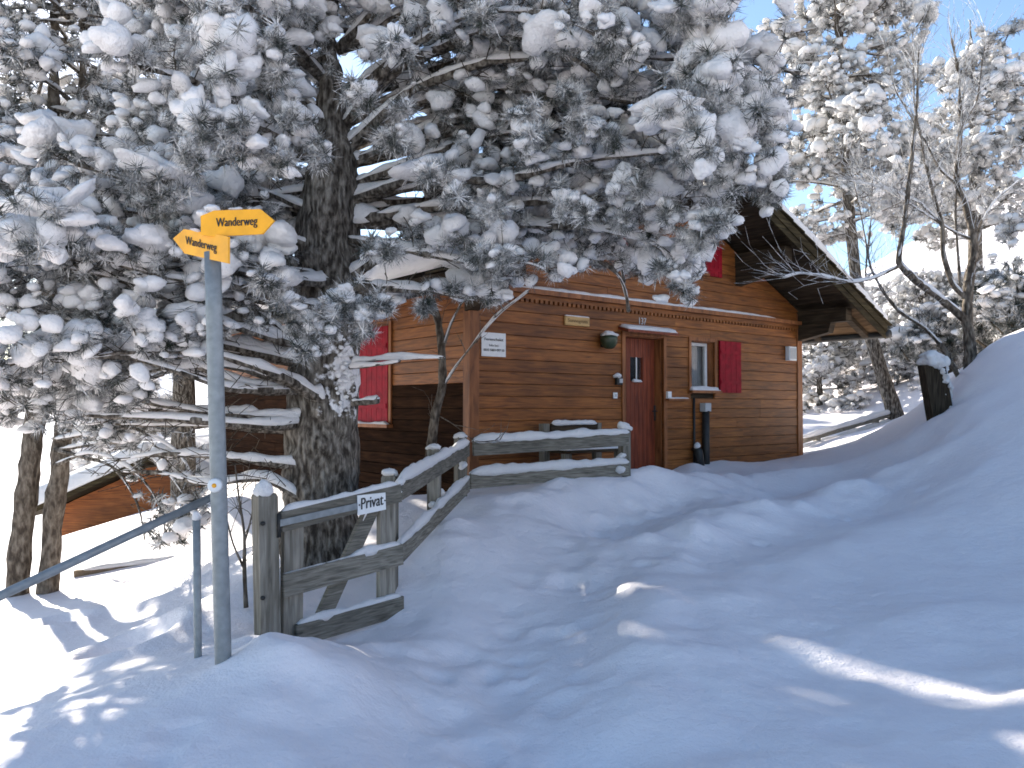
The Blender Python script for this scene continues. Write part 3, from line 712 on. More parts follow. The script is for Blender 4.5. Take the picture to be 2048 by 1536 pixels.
# little canopy board over the door
cu0, cz0 = gab(1238, 668, -0.06); cu1, _ = gab(1337, 668, -0.06)
_, cz = gab(1285, 662, -0.08)
g = MB(); g.hexa([H(u0 - 0.14, -0.24, cz - 0.05), H(u1 + 0.14, -0.24, cz - 0.05), H(u1 + 0.14, -0.03, cz), H(u0 - 0.14, -0.03, cz), H(u0 - 0.14, -0.24, cz - 0.01), H(u1 + 0.14, -0.24, cz - 0.01), H(u1 + 0.14, -0.03, cz + 0.045), H(u0 - 0.14, -0.03, cz + 0.045)])
cano = g.build('door_canopy', M_DOOR, house)
g = MB(); snow_slab(g, H(u0 - 0.12, -0.235, cz - 0.008), H(u1 + 0.12, -0.235, cz - 0.008), H(u1 + 0.12, -0.04, cz + 0.046), H(u0 - 0.12, -0.04, cz + 0.046), 0.055, 40, 8, 0.06, 0.2, 4); g.build('snow', M_SNOW, cano, True)
# roof
def rp(u, w, dz=0.0): return H(u, w, roof_z(u) + dz)
uL, uM, uR = -ROOF_SIDE, HWID / 2, HWID + ROOF_SIDE
wF, wB = -ROOF_FRONT, HLEN + ROOF_BACK
r = MB()
for (ua, ub) in ((uL, uM), (uM, uR)):
    r.hexa([rp(ua, wF, -0.10), rp(ub, wF, -0.10), rp(ub, wB, -0.10), rp(ua, wB, -0.10), rp(ua, wF), rp(ub, wF), rp(ub, wB), rp(ua, wB)])
roof = r.build('roof', M_DARKWOOD, house)
# soffit planks under the front overhang and the right eave, each its own
np_ = 17
for s in (-1, 1):
    for k in range(np_):
        a = uM + s * ((k) / np_ * (HWID / 2 + ROOF_SIDE) + 0.01); b = uM + s * ((k + 1) / np_ * (HWID / 2 + ROOF_SIDE) - 0.004)
        ua, ub = min(a, b), max(a, b)
        wend = HLEN if ua > HWID - 0.1 else 0.0
        g = MB(); g.hexa([rp(ua, wF + 0.02, -0.125), rp(ub, wF + 0.02, -0.125), rp(ub, wend, -0.125), rp(ua, wend, -0.125), rp(ua, wF + 0.02, -0.102), rp(ub, wF + 0.02, -0.102), rp(ub, wend, -0.102), rp(ua, wend, -0.102)])
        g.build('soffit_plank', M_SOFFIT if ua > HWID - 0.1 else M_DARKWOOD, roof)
# purlins and brackets under the overhang
for u in (0.0, uM / 2, uM, uM + uM / 2, HWID):
    zt_ = roof_z(u) - 0.13 - (0.08 if u == uM else 0.06)
    g = MB(); hbox(g, u - 0.10, u + 0.10, wF + 0.15, 0.0, zt_ - 0.24, zt_); 
    g.hexa([H(u - 0.09, wF + 0.5, zt_ - 0.42), H(u + 0.09, wF + 0.5, zt_ - 0.42), H(u + 0.09, 0.0, zt_ - 0.55), H(u - 0.09, 0.0, zt_ - 0.55), H(u - 0.09, wF + 0.45, zt_ - 0.245), H(u + 0.09, wF + 0.45, zt_ - 0.245), H(u + 0.09, 0, zt_ - 0.245), H(u - 0.09, 0, zt_ - 0.245)])
    g.build('purlin', M_DARKWOOD, roof)
# rafters over the right and left eaves
for side in (0, 1):
    for k in range(11):
        w = wF + 0.35 + k * 0.95
        a, b = (HWID + 0.045, uR - 0.03) if side else (uL + 0.03, -0.045)
        g = MB(); g.hexa([rp(a, w - 0.06, -0.22), rp(b, w - 0.06, -0.22), rp(b, w + 0.06, -0.22), rp(a, w + 0.06, -0.22), rp(a, w - 0.06, -0.127), rp(b, w - 0.06, -0.127), rp(b, w + 0.06, -0.127), rp(a, w + 0.06, -0.127)]); g.build('rafter', M_DARKWOOD, roof)
# barge boards and the stepped shingles along the rake
for s in (-1, 1):
    ue = uM + s * (HWID / 2 + ROOF_SIDE)
    a, b = min(uM, ue), max(uM, ue)
    g = MB(); g.hexa([rp(a, wF - 0.035, -0.25), rp(b, wF - 0.035, -0.25), rp(b, wF - 0.002, -0.25), rp(a, wF - 0.002, -0.25), rp(a, wF - 0.035, -0.06), rp(b, wF - 0.035, -0.06), rp(b, wF - 0.002, -0.06), rp(a, wF - 0.002, -0.06)]); g.build('barge_board', M_RAKE, roof)
    g = MB(); g.hexa([rp(a, wF - 0.06, -0.13), rp(b, wF - 0.06, -0.13), rp(b, wF - 0.037, -0.13), rp(a, wF - 0.037, -0.13), rp(a, wF - 0.06, 0.005), rp(b, wF - 0.06, 0.005), rp(b, wF - 0.037, 0.005), rp(a, wF - 0.037, 0.005)]); g.build('barge_board', M_RAKE, roof)
    ns = 15
    for k in range(ns):
        u0_ = uM + s * (k / ns) * (HWID / 2 + ROOF_SIDE + 0.06); u1_ = uM + s * ((k + 1.12) / ns) * (HWID / 2 + ROOF_SIDE + 0.06)
        g = MB()
        za, zb2 = roof_z(u0_) + 0.008, roof_z(u1_) + 0.036
        g.hexa([H(u0_, wF - 0.10, za), H(u1_, wF - 0.10, zb2), H(u1_, wF + 0.5, zb2), H(u0_, wF + 0.5, za), H(u0_, wF - 0.10, za + 0.022), H(u1_, wF - 0.10, zb2 + 0.024), H(u1_, wF + 0.5, zb2 + 0.024), H(u0_, wF + 0.5, za + 0.022)])
        g.build('shingle', M_RAKE, roof)
# gutters and downpipe
for u in (uL - 0.05, uR + 0.05):
    g = MB(); g.sweep([H(u, wF - 0.08, Z_EAVE - 0.16), H(u, HLEN / 2, Z_EAVE - 0.165), H(u, wB, Z_EAVE - 0.17)], 0.075, 12); gut = g.build('gutter', M_DARKMETAL, house, True)
g = MB(); g.sweep([H(uR + 0.05, 1.6, Z_EAVE - 0.2), H(uR + 0.04, 1.6, Z_EAVE - 0.3), H(HWID + 0.2, 1.6, Z_EAVE - 0.75), H(HWID + 0.11, 1.6, Z_EAVE - 0.85), H(HWID + 0.1, 1.6, 0.0)], 0.045, 10); g.build('downpipe', M_DARKMETAL, house, True)
# roof snow
g = MB()
snow_slab(g, rp(uM, wF - 0.06, 0.06), rp(uR + 0.02, wF - 0.06, 0.066), rp(uR + 0.02, wB, 0.066), rp(uM, wB, 0.06), 0.24, 90, 120, 0.18, 0.3, 2.0, 1.2, 0.55)
g.build('roof_snow', M_SNOW, roof, True)
g = MB()
snow_slab(g, rp(uL - 0.02, wF - 0.06, 0.066), rp(uM, wF - 0.06, 0.06), rp(uM, wB, 0.06), rp(uL - 0.02, wB, 0.066), 0.30, 90, 120, 0.22, 0.3, 6.0, 1.2, 0.5)
g.build('roof_snow', M_SNOW, roof, True)
# ------------------------------------------------------------------ things on the chalet wall
def wall_panel(name, label, cat, pxl, pyt, pxr, pyb, thick, material, w0=-0.034):
    u0, z1 = gab(pxl, pyt, w0); u1, z0 = gab(pxr, pyb, w0)
    o = thing(name, H((u0 + u1) / 2, w0, z0), label, cat)
    return o, u0, u1, z0, z1
o, u0, u1, z0, z1 = wall_panel('info_sign', 'white sign with dark lettering near the left corner of the chalet front', 'sign', 962, 664, 1010, 714, 0.01, M_INFO)
zt = gab(962, 664, -.034)[1]; zb = gab(962, 712, -.034)[1]
g = MB(); hbox(g, u0, u1, -0.05, -0.036, zb, zt); g.build('panel', M_INFO, o)
wd, hh = u1 - u0, zt - zb
for (t, c, f, y) in (('Ferienchalet', 0.5, 0.78, 0.66), ('Info bei:', 0.5, 0.40, 0.42), ('0033 5003 097 50', 0.5, 0.86, 0.22)):
    lettering('lettering', t, H(u0 + wd * (c - f / 2), -0.0505, zb + hh * y), HD * (wd * f), ZZ * (0.055 if t[0] == 'F' else 0.046), HN, M_INK, o, 0.004)
o, u0, u1, z0, z1 = wall_panel('name_board', 'small light wooden name board above and left of the door', 'sign', 1127, 632, 1176, 655, 0.03, M_SIGNWOOD)
zt = gab(1127, 631, -.034)[1]; zb = gab(1127, 650, -.034)[1]; hh = zt - zb; wd = u1 - u0
g = MB(); g.chamfer_box(H((u0 + u1) / 2, -0.055, (zb + zt) / 2), HD, ZZ, HN, wd / 2, hh / 2, 0.018, 0.008); g.build('panel', M_SIGNWOOD, o)
lettering('lettering', 'Sunnegruss', H(u0 + wd * 0.1, -0.0735, zb + hh * 0.34), HD * (wd * 0.8), ZZ * 0.075, HN, M_BROWNINK, o, 0.006)
g = MB(); snow_ridge(g, [H(u0, -0.055, zt), H(u1, -0.055, zt)], 0.018, 0.014, 0.02, 0.3, 9); g.build('snow', M_SNOW, o, True)
o, u0, u1, z0, z1 = wall_panel('house_number', 'small metal house number over the door canopy', 'house number', 1278, 638, 1292, 651, 0.01, M_INFO)
lettering('digits', '137', H(u0, -0.0365, z0 + 0.01), HD * (u1 - u0), ZZ * 0.15, HN, M_GREYPLASTIC, o, 0.02)
# lantern
lu, lz = gab(1216, 680, -0.14)
o = thing('wall_lamp', H(lu, -0.034, lz), 'dark green dome wall lamp capped with snow left of the door', 'lamp')
g = MB(); zz = np.linspace(-0.13, 0.08, 9); rr = [0.05, 0.085, 0.105, 0.118, 0.125, 0.128, 0.13, 0.115, 0.03]
g.sweep([H(lu, -0.16, lz + q) for q in zz], rr, 18); g.build('dome', M_LAMP, o, True)
g = MB(); hbox(g, lu - 0.05, lu + 0.05, -0.06, -0.036, lz - 0.1, lz + 0.08); hbox(g, lu - 0.02, lu + 0.02, -0.14, -0.061, lz - 0.02, lz + 0.02); g.build('bracket', M_DARKMETAL, o)
g = MB(); add_lumps(g, [list(H(lu + 0.0, -0.15, lz + 0.07))], [[0.15, 0.13, 0.09]], True, 0.1); g.build('snow', M_SNOW, o, True)
# door bell, switch, boxes
def small_box(name, label, cat, pxl, pyt, pxr, pyb, thick, material, cap=False):
    u0, z1 = gab(pxl, pyt, -0.034); u1, z0 = gab(pxr, pyb, -0.034); 
    o = thing(name, H((u0 + u1) / 2, -0.034, z0), label, cat)
    g = MB(); g.chamfer_box(H((u0 + u1) / 2, -0.0365 - thick / 2, (z0 + z1) / 2), HD, ZZ, HN, (u1 - u0) / 2, (z1 - z0) / 2, thick / 2, min(0.008, thick / 4)); g.build('case', material, o)
    if cap:
        g = MB(); add_lumps(g, [list(H((u0 + u1) / 2 - 0.03, -0.036 - thick * 0.6, z1 + 0.0))], [[0.075, 0.06, 0.07]], True, 0.1); g.build('snow', M_SNOW, o, True)
    return o, u0, u1, z0, z1
o, u0, u1, z0, z1 = small_box('key_box', 'small dark key box with a snow cap beside the door frame', 'key box', 1229, 752, 1240, 770, 0.06, M_DARKMETAL, True)
g = MB(); hbox(g, u0 + 0.04, u1 - 0.01, -0.102, -0.0975, z0 + 0.03, z1 - 0.04); g.build('cover', M_GREYPLASTIC, o)
o, u0, u1, z0, z1 = small_box('light_switch', 'small white switch plate left of the door', 'switch', 1225, 785, 1233, 797, 0.025, M_WHITE)
g = MB(); hbox(g, u0 + 0.02, u1 - 0.02, -0.068, -0.062, z0 + 0.025, z1 - 0.025); g.build('rocker', M_GREYPLASTIC, o)
o, u0, u1, z0, z1 = small_box('wall_box', 'pale rectangular box high at the right corner of the chalet', 'box', 1570, 693, 1585, 722, 0.09, M_INFO)
g = MB(); hbox(g, u0 + 0.02, u1 - 0.02, -0.131, -0.127, z0 + 0.03, z1 - 0.03); g.build('lid', M_GREYPLASTIC, o)
o, u0, u1, z0, z1 = small_box('meter_box', 'grey meter box on a dark pipe under the ground floor window', 'box', 1399, 806, 1411, 823, 0.12, M_GREYPLASTIC)
g = MB(); g.sweep([H((u0 + u1) / 2, -0.10, z0 + 0.01), H((u0 + u1) / 2, -0.10, z0 - 1.2)], 0.062, 10); g.build('pipe', M_DARKMETAL, o, True)
pu, pz = gab(1387, 796, -0.05)
o = thing('conduit', H(pu, -0.05, 0.7), 'thin dark conduit running down the wall below the window sill', 'pipe')
g = MB(); g.sweep([H(pu, -0.06, pz), H(pu, -0.06, 0.5)], 0.02, 8); g.build('tube', M_DARKMETAL, o, True)
g = MB(); g.sweep([H(pu, -0.07, 0.95), H(pu, -0.14, 0.9), H(pu + 0.05, -0.16, 0.55)], 0.07, 8); g.build('foot', M_DARKMETAL, o, True)
g = MB(); add_lumps(g, [list(H(pu, -0.12, 0.98))], [[0.07, 0.07, 0.09]], True, 0.1); g.build('snow', M_SNOW, o, True)
su0, sz_ = gab(1331, 797, -0.06); su1, _ = gab(1374, 797, -0.06)
o = thing('wall_shelf', H(su0, -0.034, sz_), 'narrow snowy shelf with a white box between door and window', 'shelf')
g = MB(); hbox(g, su0, su1, -0.13, -0.036, sz_ - 0.03, sz_); g.build('plank', M_TRIM, o)
g = MB(); snow_ridge(g, [H(su0, -0.085, sz_), H(su1, -0.085, sz_)], 0.04, 0.022, 0.03, 0.3, 6); g.build('snow', M_SNOW, o, True)
g = MB(); hbox(g, su0 + 0.02, su0 + 0.1, -0.10, -0.05, sz_ + 0.002, sz_ + 0.11); g.build('box', M_WHITE, o)
# bench against the wall
bu0, _ = gab(1106, 850, -0.55); bu1, _ = gab(1222, 850, -0.55)
def bz(py): return on_plane(1110, py, H(0, -0.5, 0), HB).z
bt, bs, bl = bz(850), bz(902), 0.3
o = thing('bench', H((bu0 + bu1) / 2, -0.5, bl), 'dark snow covered wooden bench against the chalet wall behind the fence', 'bench')
for u in (bu0 + 0.05, bu1 - 0.05):
    g = MB(); g.box(H(u, -0.32, (bl + bt) / 2), HD, HB, ZZ, 0.055, 0.045, (bt + 0.03 - bl) / 2); g.build('leg', M_GREYV, o)
    g = MB(); g.box(H(u, -0.75, (bl + bs) / 2), HD, HB, ZZ, 0.055, 0.045, (bs - 0.05 - bl) / 2); g.build('leg', M_GREYV, o)
    g = MB(); g.box(H(u, -0.55, bs + 0.17), HD, HB, ZZ, 0.05, 0.26, 0.025); ar = g.build('armrest', M_GREY, o)
for k, zz in enumerate((bt - 0.06, bt - 0.26)):
    g = MB(); g.box(H((bu0 + bu1) / 2, -0.385, zz), HD, HB, ZZ, (bu1 - bu0) / 2 - 0.11, 0.018, 0.075); s = g.build('back_slat', M_DARKWOOD, o)
    if k == 0:
        g = MB(); snow_ridge(g, [H(bu0 + 0.12, -0.385, zz + 0.075), H(bu1 - 0.12, -0.385, zz + 0.075)], 0.03, 0.05, 0.04, 0.3, 5); g.build('snow', M_SNOW, s, True)
for k in range(4):
    g = MB(); g.box(H((bu0 + bu1) / 2, -0.46 - k * 0.11, bs), HD, HB, ZZ, (bu1 - bu0) / 2 - 0.03, 0.05, 0.018); g.build('seat_slat', M_DARKWOOD, o)
g = MB(); snow_slab(g, H(bu0, -0.83, bs + 0.019), H(bu1, -0.83, bs + 0.019), H(bu1, -0.42, bs + 0.019), H(bu0, -0.42, bs + 0.019), 0.09, 40, 14, 0.1, 0.3, 3); g.build('snow', M_SNOW, o, True)

# ------------------------------------------------------------------ fence and gate
def beam(mb, p0, p1, h, t, jit=0.0):
    """plank between two points: height h (vertical), thickness t"""
    p0, p1 = Vector(p0), Vector(p1); ax = (p1 - p0).normalized(); sd = ax.cross(ZZ).normalized(); up = sd.cross(ax)
    mb.chamfer_box((p0 + p1) / 2, sd, up, ax, t / 2, h / 2, (p1 - p0).length / 2, 0.006); return mb
def post(mb, base, top_z, a, sd, w, t, lean=(0, 0)):
    c = Vector((base[0], base[1], 0)); ax = Vector((math.cos(a), math.sin(a), 0)); ay = Vector((-math.sin(a), math.cos(a), 0))
    z0, z1 = base[2] - 0.35, top_z; L = Vector((lean[0], lean[1], 0))
    V = []
    for (zz, k) in ((z0, 1.0), (z1 - 0.02, 1.0), (z1, 0.86)):
        o_ = c + L * (zz - base[2])
        for (i, j) in ((-1, -1), (1, -1), (1, 1), (-1, 1)): V.append(list(o_ + ax * (w / 2 * i * k) + ay * (t / 2 * j * k) + ZZ * zz))
    mb.add(V, [[3, 2, 1, 0], [8, 9, 10, 11]] + [[r * 4 + k, r * 4 + (k + 1) % 4, r * 4 + 4 + (k + 1) % 4, r * 4 + 4 + k] for r in (0, 1) for k in range(4)])
GA, GBp = W(560, 1042, 5.15), W(795, 985, 5.95)        # gate top rail ends
gdir = (GBp - GA); gdir.z = 0; gang = math.atan2(gdir.y, gdir.x)
pb = W(535, 1272, 5.1); ptop = W(528, 988, 5.05).z
o = thing('gate_post', pb, 'thick grey wooden gate post with a pointed snow cap', 'post')
g = MB(); post(g, pb, ptop, gang - 0.25, None, 0.125, 0.13, lean=(-0.03, 0)); g.build('post', M_GREYV, o)
tp = W(527, 985, 5.07)
g = MB(); v = LP2[3] * np.array([0.085, 0.085, 0.10]); v[:, :2] *= (1 - np.clip(v[:, 2:3], 0, 1) * 4.0); g.add(v + np.array(list(tp + ZZ * 0.015)), None, ICO2[1]); g.build('snow', M_SNOW, o, True)
for yy in (1047, 1196):
    g = MB(); g.sweep([W(527, yy, 5.05), W(525, yy, 4.97)], 0.014, 8); g.build('bolt', M_DARKMETAL, o, True)
gate = thing('garden_gate', W(680, 1250, 5.5), 'weathered wooden garden gate with diagonal brace and snowy rails', 'gate')
def gp(s, py_at=None, z=None):
    p = GA.lerp(GBp, s); return Vector((p.x, p.y, z))
zt0, zt1 = GA.z, GBp.z
zm0, zm1 = W(570, 1171, 5.15).z, W(795, 1108, 5.95).z
zl0, zl1 = W(600, 1300, 5.15).z, W(800, 1219, 5.95).z
nrm_g = Vector((gdir.y, -gdir.x, 0)).normalized()         # towards the camera side
if nrm_g.y > 0: nrm_g = -nrm_g
rails = []
for (za, zb, h, s0, s1) in ((zt0, zt1, 0.13, -0.02, 1.0), (zm0, zm1, 0.15, 0.0, 1.02), (zl0 + 0.07, zl1 + 0.03, 0.14, 0.1, 1.03)):
    p0, p1 = GA.lerp(GBp, s0), GA.lerp(GBp, s1); p0 = Vector((p0.x, p0.y, za + (zb - za) * s0)); p1 = Vector((p1.x, p1.y, za + (zb - za) * s1))
    g = MB(); beam(g, p0 + nrm_g * 0.03, p1 + nrm_g * 0.03, h, 0.035); ro = g.build('rail', M_GREY, gate)
    g = MB(); snow_ridge(g, [p0.lerp(p1, 0.02) + ZZ * h / 2 + nrm_g * 0.02, p1.lerp(p0, 0.02) + ZZ * h / 2 + nrm_g * 0.02], 0.026, 0.034, 0.03, 0.6, 7, seed=za * 9, gaps=0.45); g.build('snow', M_SNOW, ro, True)
for (s, zlo, zhi) in ((0.10, zl0 - 0.1, zt0 - 0.0), (0.90, zl1 - 0.05, zt1 + 0.02)):
    p = GA.lerp(GBp, s)
    g = MB(); g.chamfer_box(Vector((p.x, p.y, (zlo + zhi) / 2)) - nrm_g * 0.010, gdir.normalized(), nrm_g, ZZ, 0.075, 0.02, (zhi - zlo) / 2, 0.005); g.build('stile', M_GREYV, gate)
p0, p1 = GA.lerp(GBp, 0.26), GA.lerp(GBp, 0.80)
g = MB(); b0 = Vector((p0.x, p0.y, zl0 + 0.0)) - nrm_g * 0.010; b1 = Vector((p1.x, p1.y, zt1 - 0.03)) - nrm_g * 0.010; beam(g, b0, b1, 0.12, 0.034); br = g.build('brace', M_GREY, gate)
g = MB(); snow_ridge(g, [b0.lerp(b1, 0.25) + ZZ * 0.075, b0.lerp(b1, 0.97) + ZZ * 0.075], 0.02, 0.02, 0.03, 0.5, 7, gaps=0.5); g.build('snow', M_SNOW, br, True)
h0, h1 = W(558, 1046, 5.08), W(712, 1012, 5.55)
g = MB(); g.chamfer_box((h0 + h1) / 2 + nrm_g * 0.012, (h1 - h0).normalized(), ZZ, nrm_g, (h1 - h0).length / 2, 0.022, 0.004, 0.002); g.build('hinge_strap', M_GALV, gate)
g = MB(); g.sweep([h0 + ZZ * 0.06, h0 - ZZ * 0.09], 0.014, 8); g.build('hinge_pin', M_DARKMETAL, gate, True)
# PRIVAT plate
pl_p = GA.lerp(GBp, 0.80) + nrm_g * 0.062; pl_p.z = GBp.z
def onp(px, py): return on_plane(px, py, pl_p, nrm_g)
o = thing('private_sign', onp(744, 1030), 'white plate lettered Privat screwed to the gate', 'sign')
Q = [onp(716, 1031), onp(772, 1019), onp(771, 985), onp(715, 991)]
g = MB(); g.hexa([q - nrm_g * 0.006 for q in Q] + [q for q in Q]); g.build('plate', M_WHITE, o)
a, b = onp(722, 1019), onp(766, 1009)
lettering('lettering', 'Privat', a, b - a, ZZ * 0.115, nrm_g, M_INK, o, 0.012)
for (x, y) in ((718.5, 1010), (769.5, 1001)):
    c = onp(x, y); g = MB(); g.sweep([c, c + nrm_g * 0.004], 0.006, 8); g.build('screw', M_DARKMETAL, o, True)
# fence
FA, FB, FC = W(800, 979, 6.05), W(936, 897, 8.8), W(1256, 877, 9.8)
fence = thing('wooden_fence', FB - ZZ * 0.6, 'grey plank fence loaded with snow leading up to the chalet door', 'fence')
def rail(p0, p1, h, t=0.04, sn=0.07, gaps=0.0, sd=0.0, sw=0.055):
    g = MB(); beam(g, p0, p1, h, t); r_ = g.build('rail', M_GREY, fence)
    g = MB(); snow_ridge(g, [p0 + ZZ * h / 2, p0.lerp(p1, 0.5) + ZZ * h / 2, p1 + ZZ * h / 2], sw, sn, 0.035, 0.4, 5, seed=sd, gaps=gaps); g.build('snow', M_SNOW, r_, True)
def fpost(px, py_top, py_base, Y, ang, w=0.11, t=0.11, capw=0.085, caph=0.06):
    b = W(px, py_base, Y); tz = W(px, py_top, Y).z
    g = MB(); post(g, b, tz, ang, None, w, t); po = g.build('post', M_GREYV, fence)
    g = MB(); add_lumps(g, [[b.x, b.y, tz + 0.012]], [[capw, capw, caph]], True, 0.12); g.build('snow', M_SNOW, po, True)
fang = math.atan2(FB.y - FA.y, FB.x - FA.x); fang2 = math.atan2(FC.y - FB.y, FC.x - FB.x)
rail(FA, FB, 0.16, 0.04, 0.055, 0.25, 1.0, 0.035)
rail(W(797, 1108, 6.05), W(936, 968, 8.8), 0.16, 0.04, 0.05, 0.2, 2.0, 0.035)
fdir = (FC - FB).normalized()
rail(FB + fdir * 0.06, FC, 0.17, 0.045, 0.065, 0.0, 3.0, 0.05)
rail(W(940, 962, 8.83), W(1256, 936, 9.8), 0.17, 0.045, 0.07, 0.0, 4.0, 0.05)
fpost(779, 950, 1180, 6.25, fang); fpost(868, 898, 1060, 7.5, fang); fpost(921, 874, 1010, 8.75, fang2); fpost(1249, 856, 950, 9.86, fang2, capw=0.10, caph=0.09)
# little snow bridges bunched on the rails
g = MB()
for (px, py, Y, s) in [(865, 1010, 7.4, 0.05), (880, 985, 7.7, 0.06), (925, 930, 8.7, 0.06), (1243, 912, 9.78, 0.06), (1240, 940, 9.7, 0.08), (955, 1000, 8.8, 0.07), (790, 985, 6.0, 0.05), (800, 965, 6.05, 0.05)]:
    g = MB(); add_lumps(g, [list(W(px, py, Y))], [[s, s, s]], True, 0.3); g.build('snow', M_SNOW, fence, True)

# ------------------------------------------------------------------ trail signpost
sp = thing('signpost', W(447, 1338, 4.2), 'galvanised trail signpost with two yellow arrow panels in the snow', 'signpost')
pt, pbm = W(425, 505, 4.2), W(447, 1345, 4.2); pbm2 = pbm + (pbm - pt).normalized() * 0.4
g = MB(); g.sweep([pt.lerp(pbm2, k / 8) for k in range(9)], 0.042, 20); g.build('pole', M_GALV, sp, True)
g = MB(); cdir = Vector((0.1, -1, 0)).normalized(); cc = W(432, 970, 4.16)
g.sweep([cc, cc + cdir * 0.03, cc + cdir * 0.036], [0.036, 0.036, 0.028], 16); g.build('clamp_cap', M_INFO, sp, True)
g = MB(); g.sweep([cc + cdir * 0.0363, cc + cdir * 0.0375], 0.012, 10); g.build('clamp_bolt', M_YELLOW, sp, True)
def arrow(pix, plane_p, nrm, txt, tl, tr, th, label):
    P = [on_plane(x, y, plane_p, nrm) for (x, y) in pix]; n = len(P); t = 0.012
    V = [list(p) for p in P] + [list(p - nrm * t) for p in P]
    c0 = sum(P, Vector((0, 0, 0))) / n
    V += [list(c0), list(c0 - nrm * t)]
    tr_ = [[2 * n, k, (k + 1) % n] for k in range(n)] + [[2 * n + 1, n + (k + 1) % n, n + k] for k in range(n)]
    q = [[k, n + k, n + (k + 1) % n, (k + 1) % n] for k in range(n)]
    g = MB(); g.add(V, q, tr_); po = g.build('arrow_panel', M_YELLOW, sp)
    po['label'] = label
    a, b = on_plane(*tl, plane_p, nrm), on_plane(*tr, plane_p, nrm); u = on_plane(tl[0], tl[1] - th, plane_p, nrm) - a
    lettering('lettering', txt, a, b - a, u / 0.72, nrm, M_INK, po, 0.006)
def pnorm(px0, Y0, px1, Y1, tiltz=0.0):
    a, b = W(px0, 450, Y0), W(px1, 450, Y1); d = b - a; d.z = 0
    n = Vector((d.y, -d.x, 0)).normalized()
    if n.y > 0: n = -n
    return n
n1 = pnorm(402, 4.25, 548, 4.10); p1_ = W(430, 445, 4.13)
arrow([(402, 470), (401, 432), (428, 421), (520, 418), (548, 441), (524, 468), (428, 473)], p1_, n1, 'Wanderweg', (433, 453.5), (515, 450), 18, 'yellow arrow panel pointing right')
n2 = pnorm(348, 4.35, 457, 4.05); p2_ = W(430, 490, 4.13)
arrow([(346, 477), (368, 458), (456, 473), (456, 527), (369, 507)], p2_, n2, 'Wanderweg', (372, 488), (434, 503), 17, 'yellow arrow panel pointing left')
for (px, py, Y, sz) in ((425, 418, 4.2, (0.05, 0.05, 0.035)), (405, 428, 4.2, (0.035, 0.035, 0.03)), (470, 418, 4.14, (0.05, 0.014, 0.012)), (500, 418, 4.13, (0.03, 0.012, 0.010)), (392, 461, 4.2, (0.035, 0.014, 0.012))):
    g = MB(); add_lumps(g, [list(W(px, py, Y))], [sz], True, 0.1); g.build('snow', M_SNOW, sp, True)

# ------------------------------------------------------------------ metal handrail going down to the left
hr = thing('handrail', W(395, 1312, 4.65), 'grey tubular steel handrail descending to the left of the signpost', 'handrail')
r0, r1 = W(424, 994, 4.3), W(0, 1192, 3.5); r2 = r1 + (r1 - r0) * 0.9
g = MB(); g.sweep([r0, r0.lerp(r2, 0.33), r0.lerp(r2, 0.66), r2], 0.021, 14); g.build('rail', M_GALV, hr, True)
pp = W(394, 1012, 4.42)
g = MB(); b_ = W(396, 1316, 4.62); g.sweep([W(393, 1040, 4.55), W(396, 1312, 4.62), W(396, 1420, 4.62)], 0.0215, 14); g.build('post', M_GALV, hr, True)
g = MB(); add_lumps(g, [list(W(392, 1034, 4.55))], [[0.03, 0.03, 0.05]], True, 0.1); g.build('snow', M_SNOW, hr, True)
q_ = r0.lerp(r2, 0.92); g = MB(); g.sweep([q_, Vector((q_.x, q_.y, gz(q_.x, q_.y) - 0.4))], 0.0215, 12); g.build('post', M_GALV, hr, True)
# ------------------------------------------------------------------ pines
def pix_limb(path, r0, r1):
    return dict(p=[W(*a) for a in path], r0=r0, r1=r1)
def auto_limb(base, az, L, rise, droop, tipup, r0, rg):
    n = 9; P = []
    ph = rg.uniform(0, 6.28)
    for k in range(n):
        s = k / (n - 1); h = L * s
        wob = 0.05 * L * math.sin(ph + 4.5 * s) * s
        z = L * (rise * s - droop * s * s + tipup * s ** 4)
        P.append(Vector((base[0] + math.sin(az) * h + math.cos(az) * wob, base[1] + math.cos(az) * h - math.sin(az) * wob, base[2] + z)))
    return dict(p=P, r0=r0, r1=max(0.006, r0 * 0.22))
def jitter_limb(lb, dpx, dY, rg):
    P = [p.copy() for p in lb['p']]; n = len(P); o = Vector((rg.uniform(-dpx, dpx), dY, rg.uniform(-dpx, dpx)))
    return dict(p=[p + o * (k / (n - 1)) ** 0.8 for k, p in enumerate(P)], r0=lb['r0'] * 0.8, r1=lb['r1'])
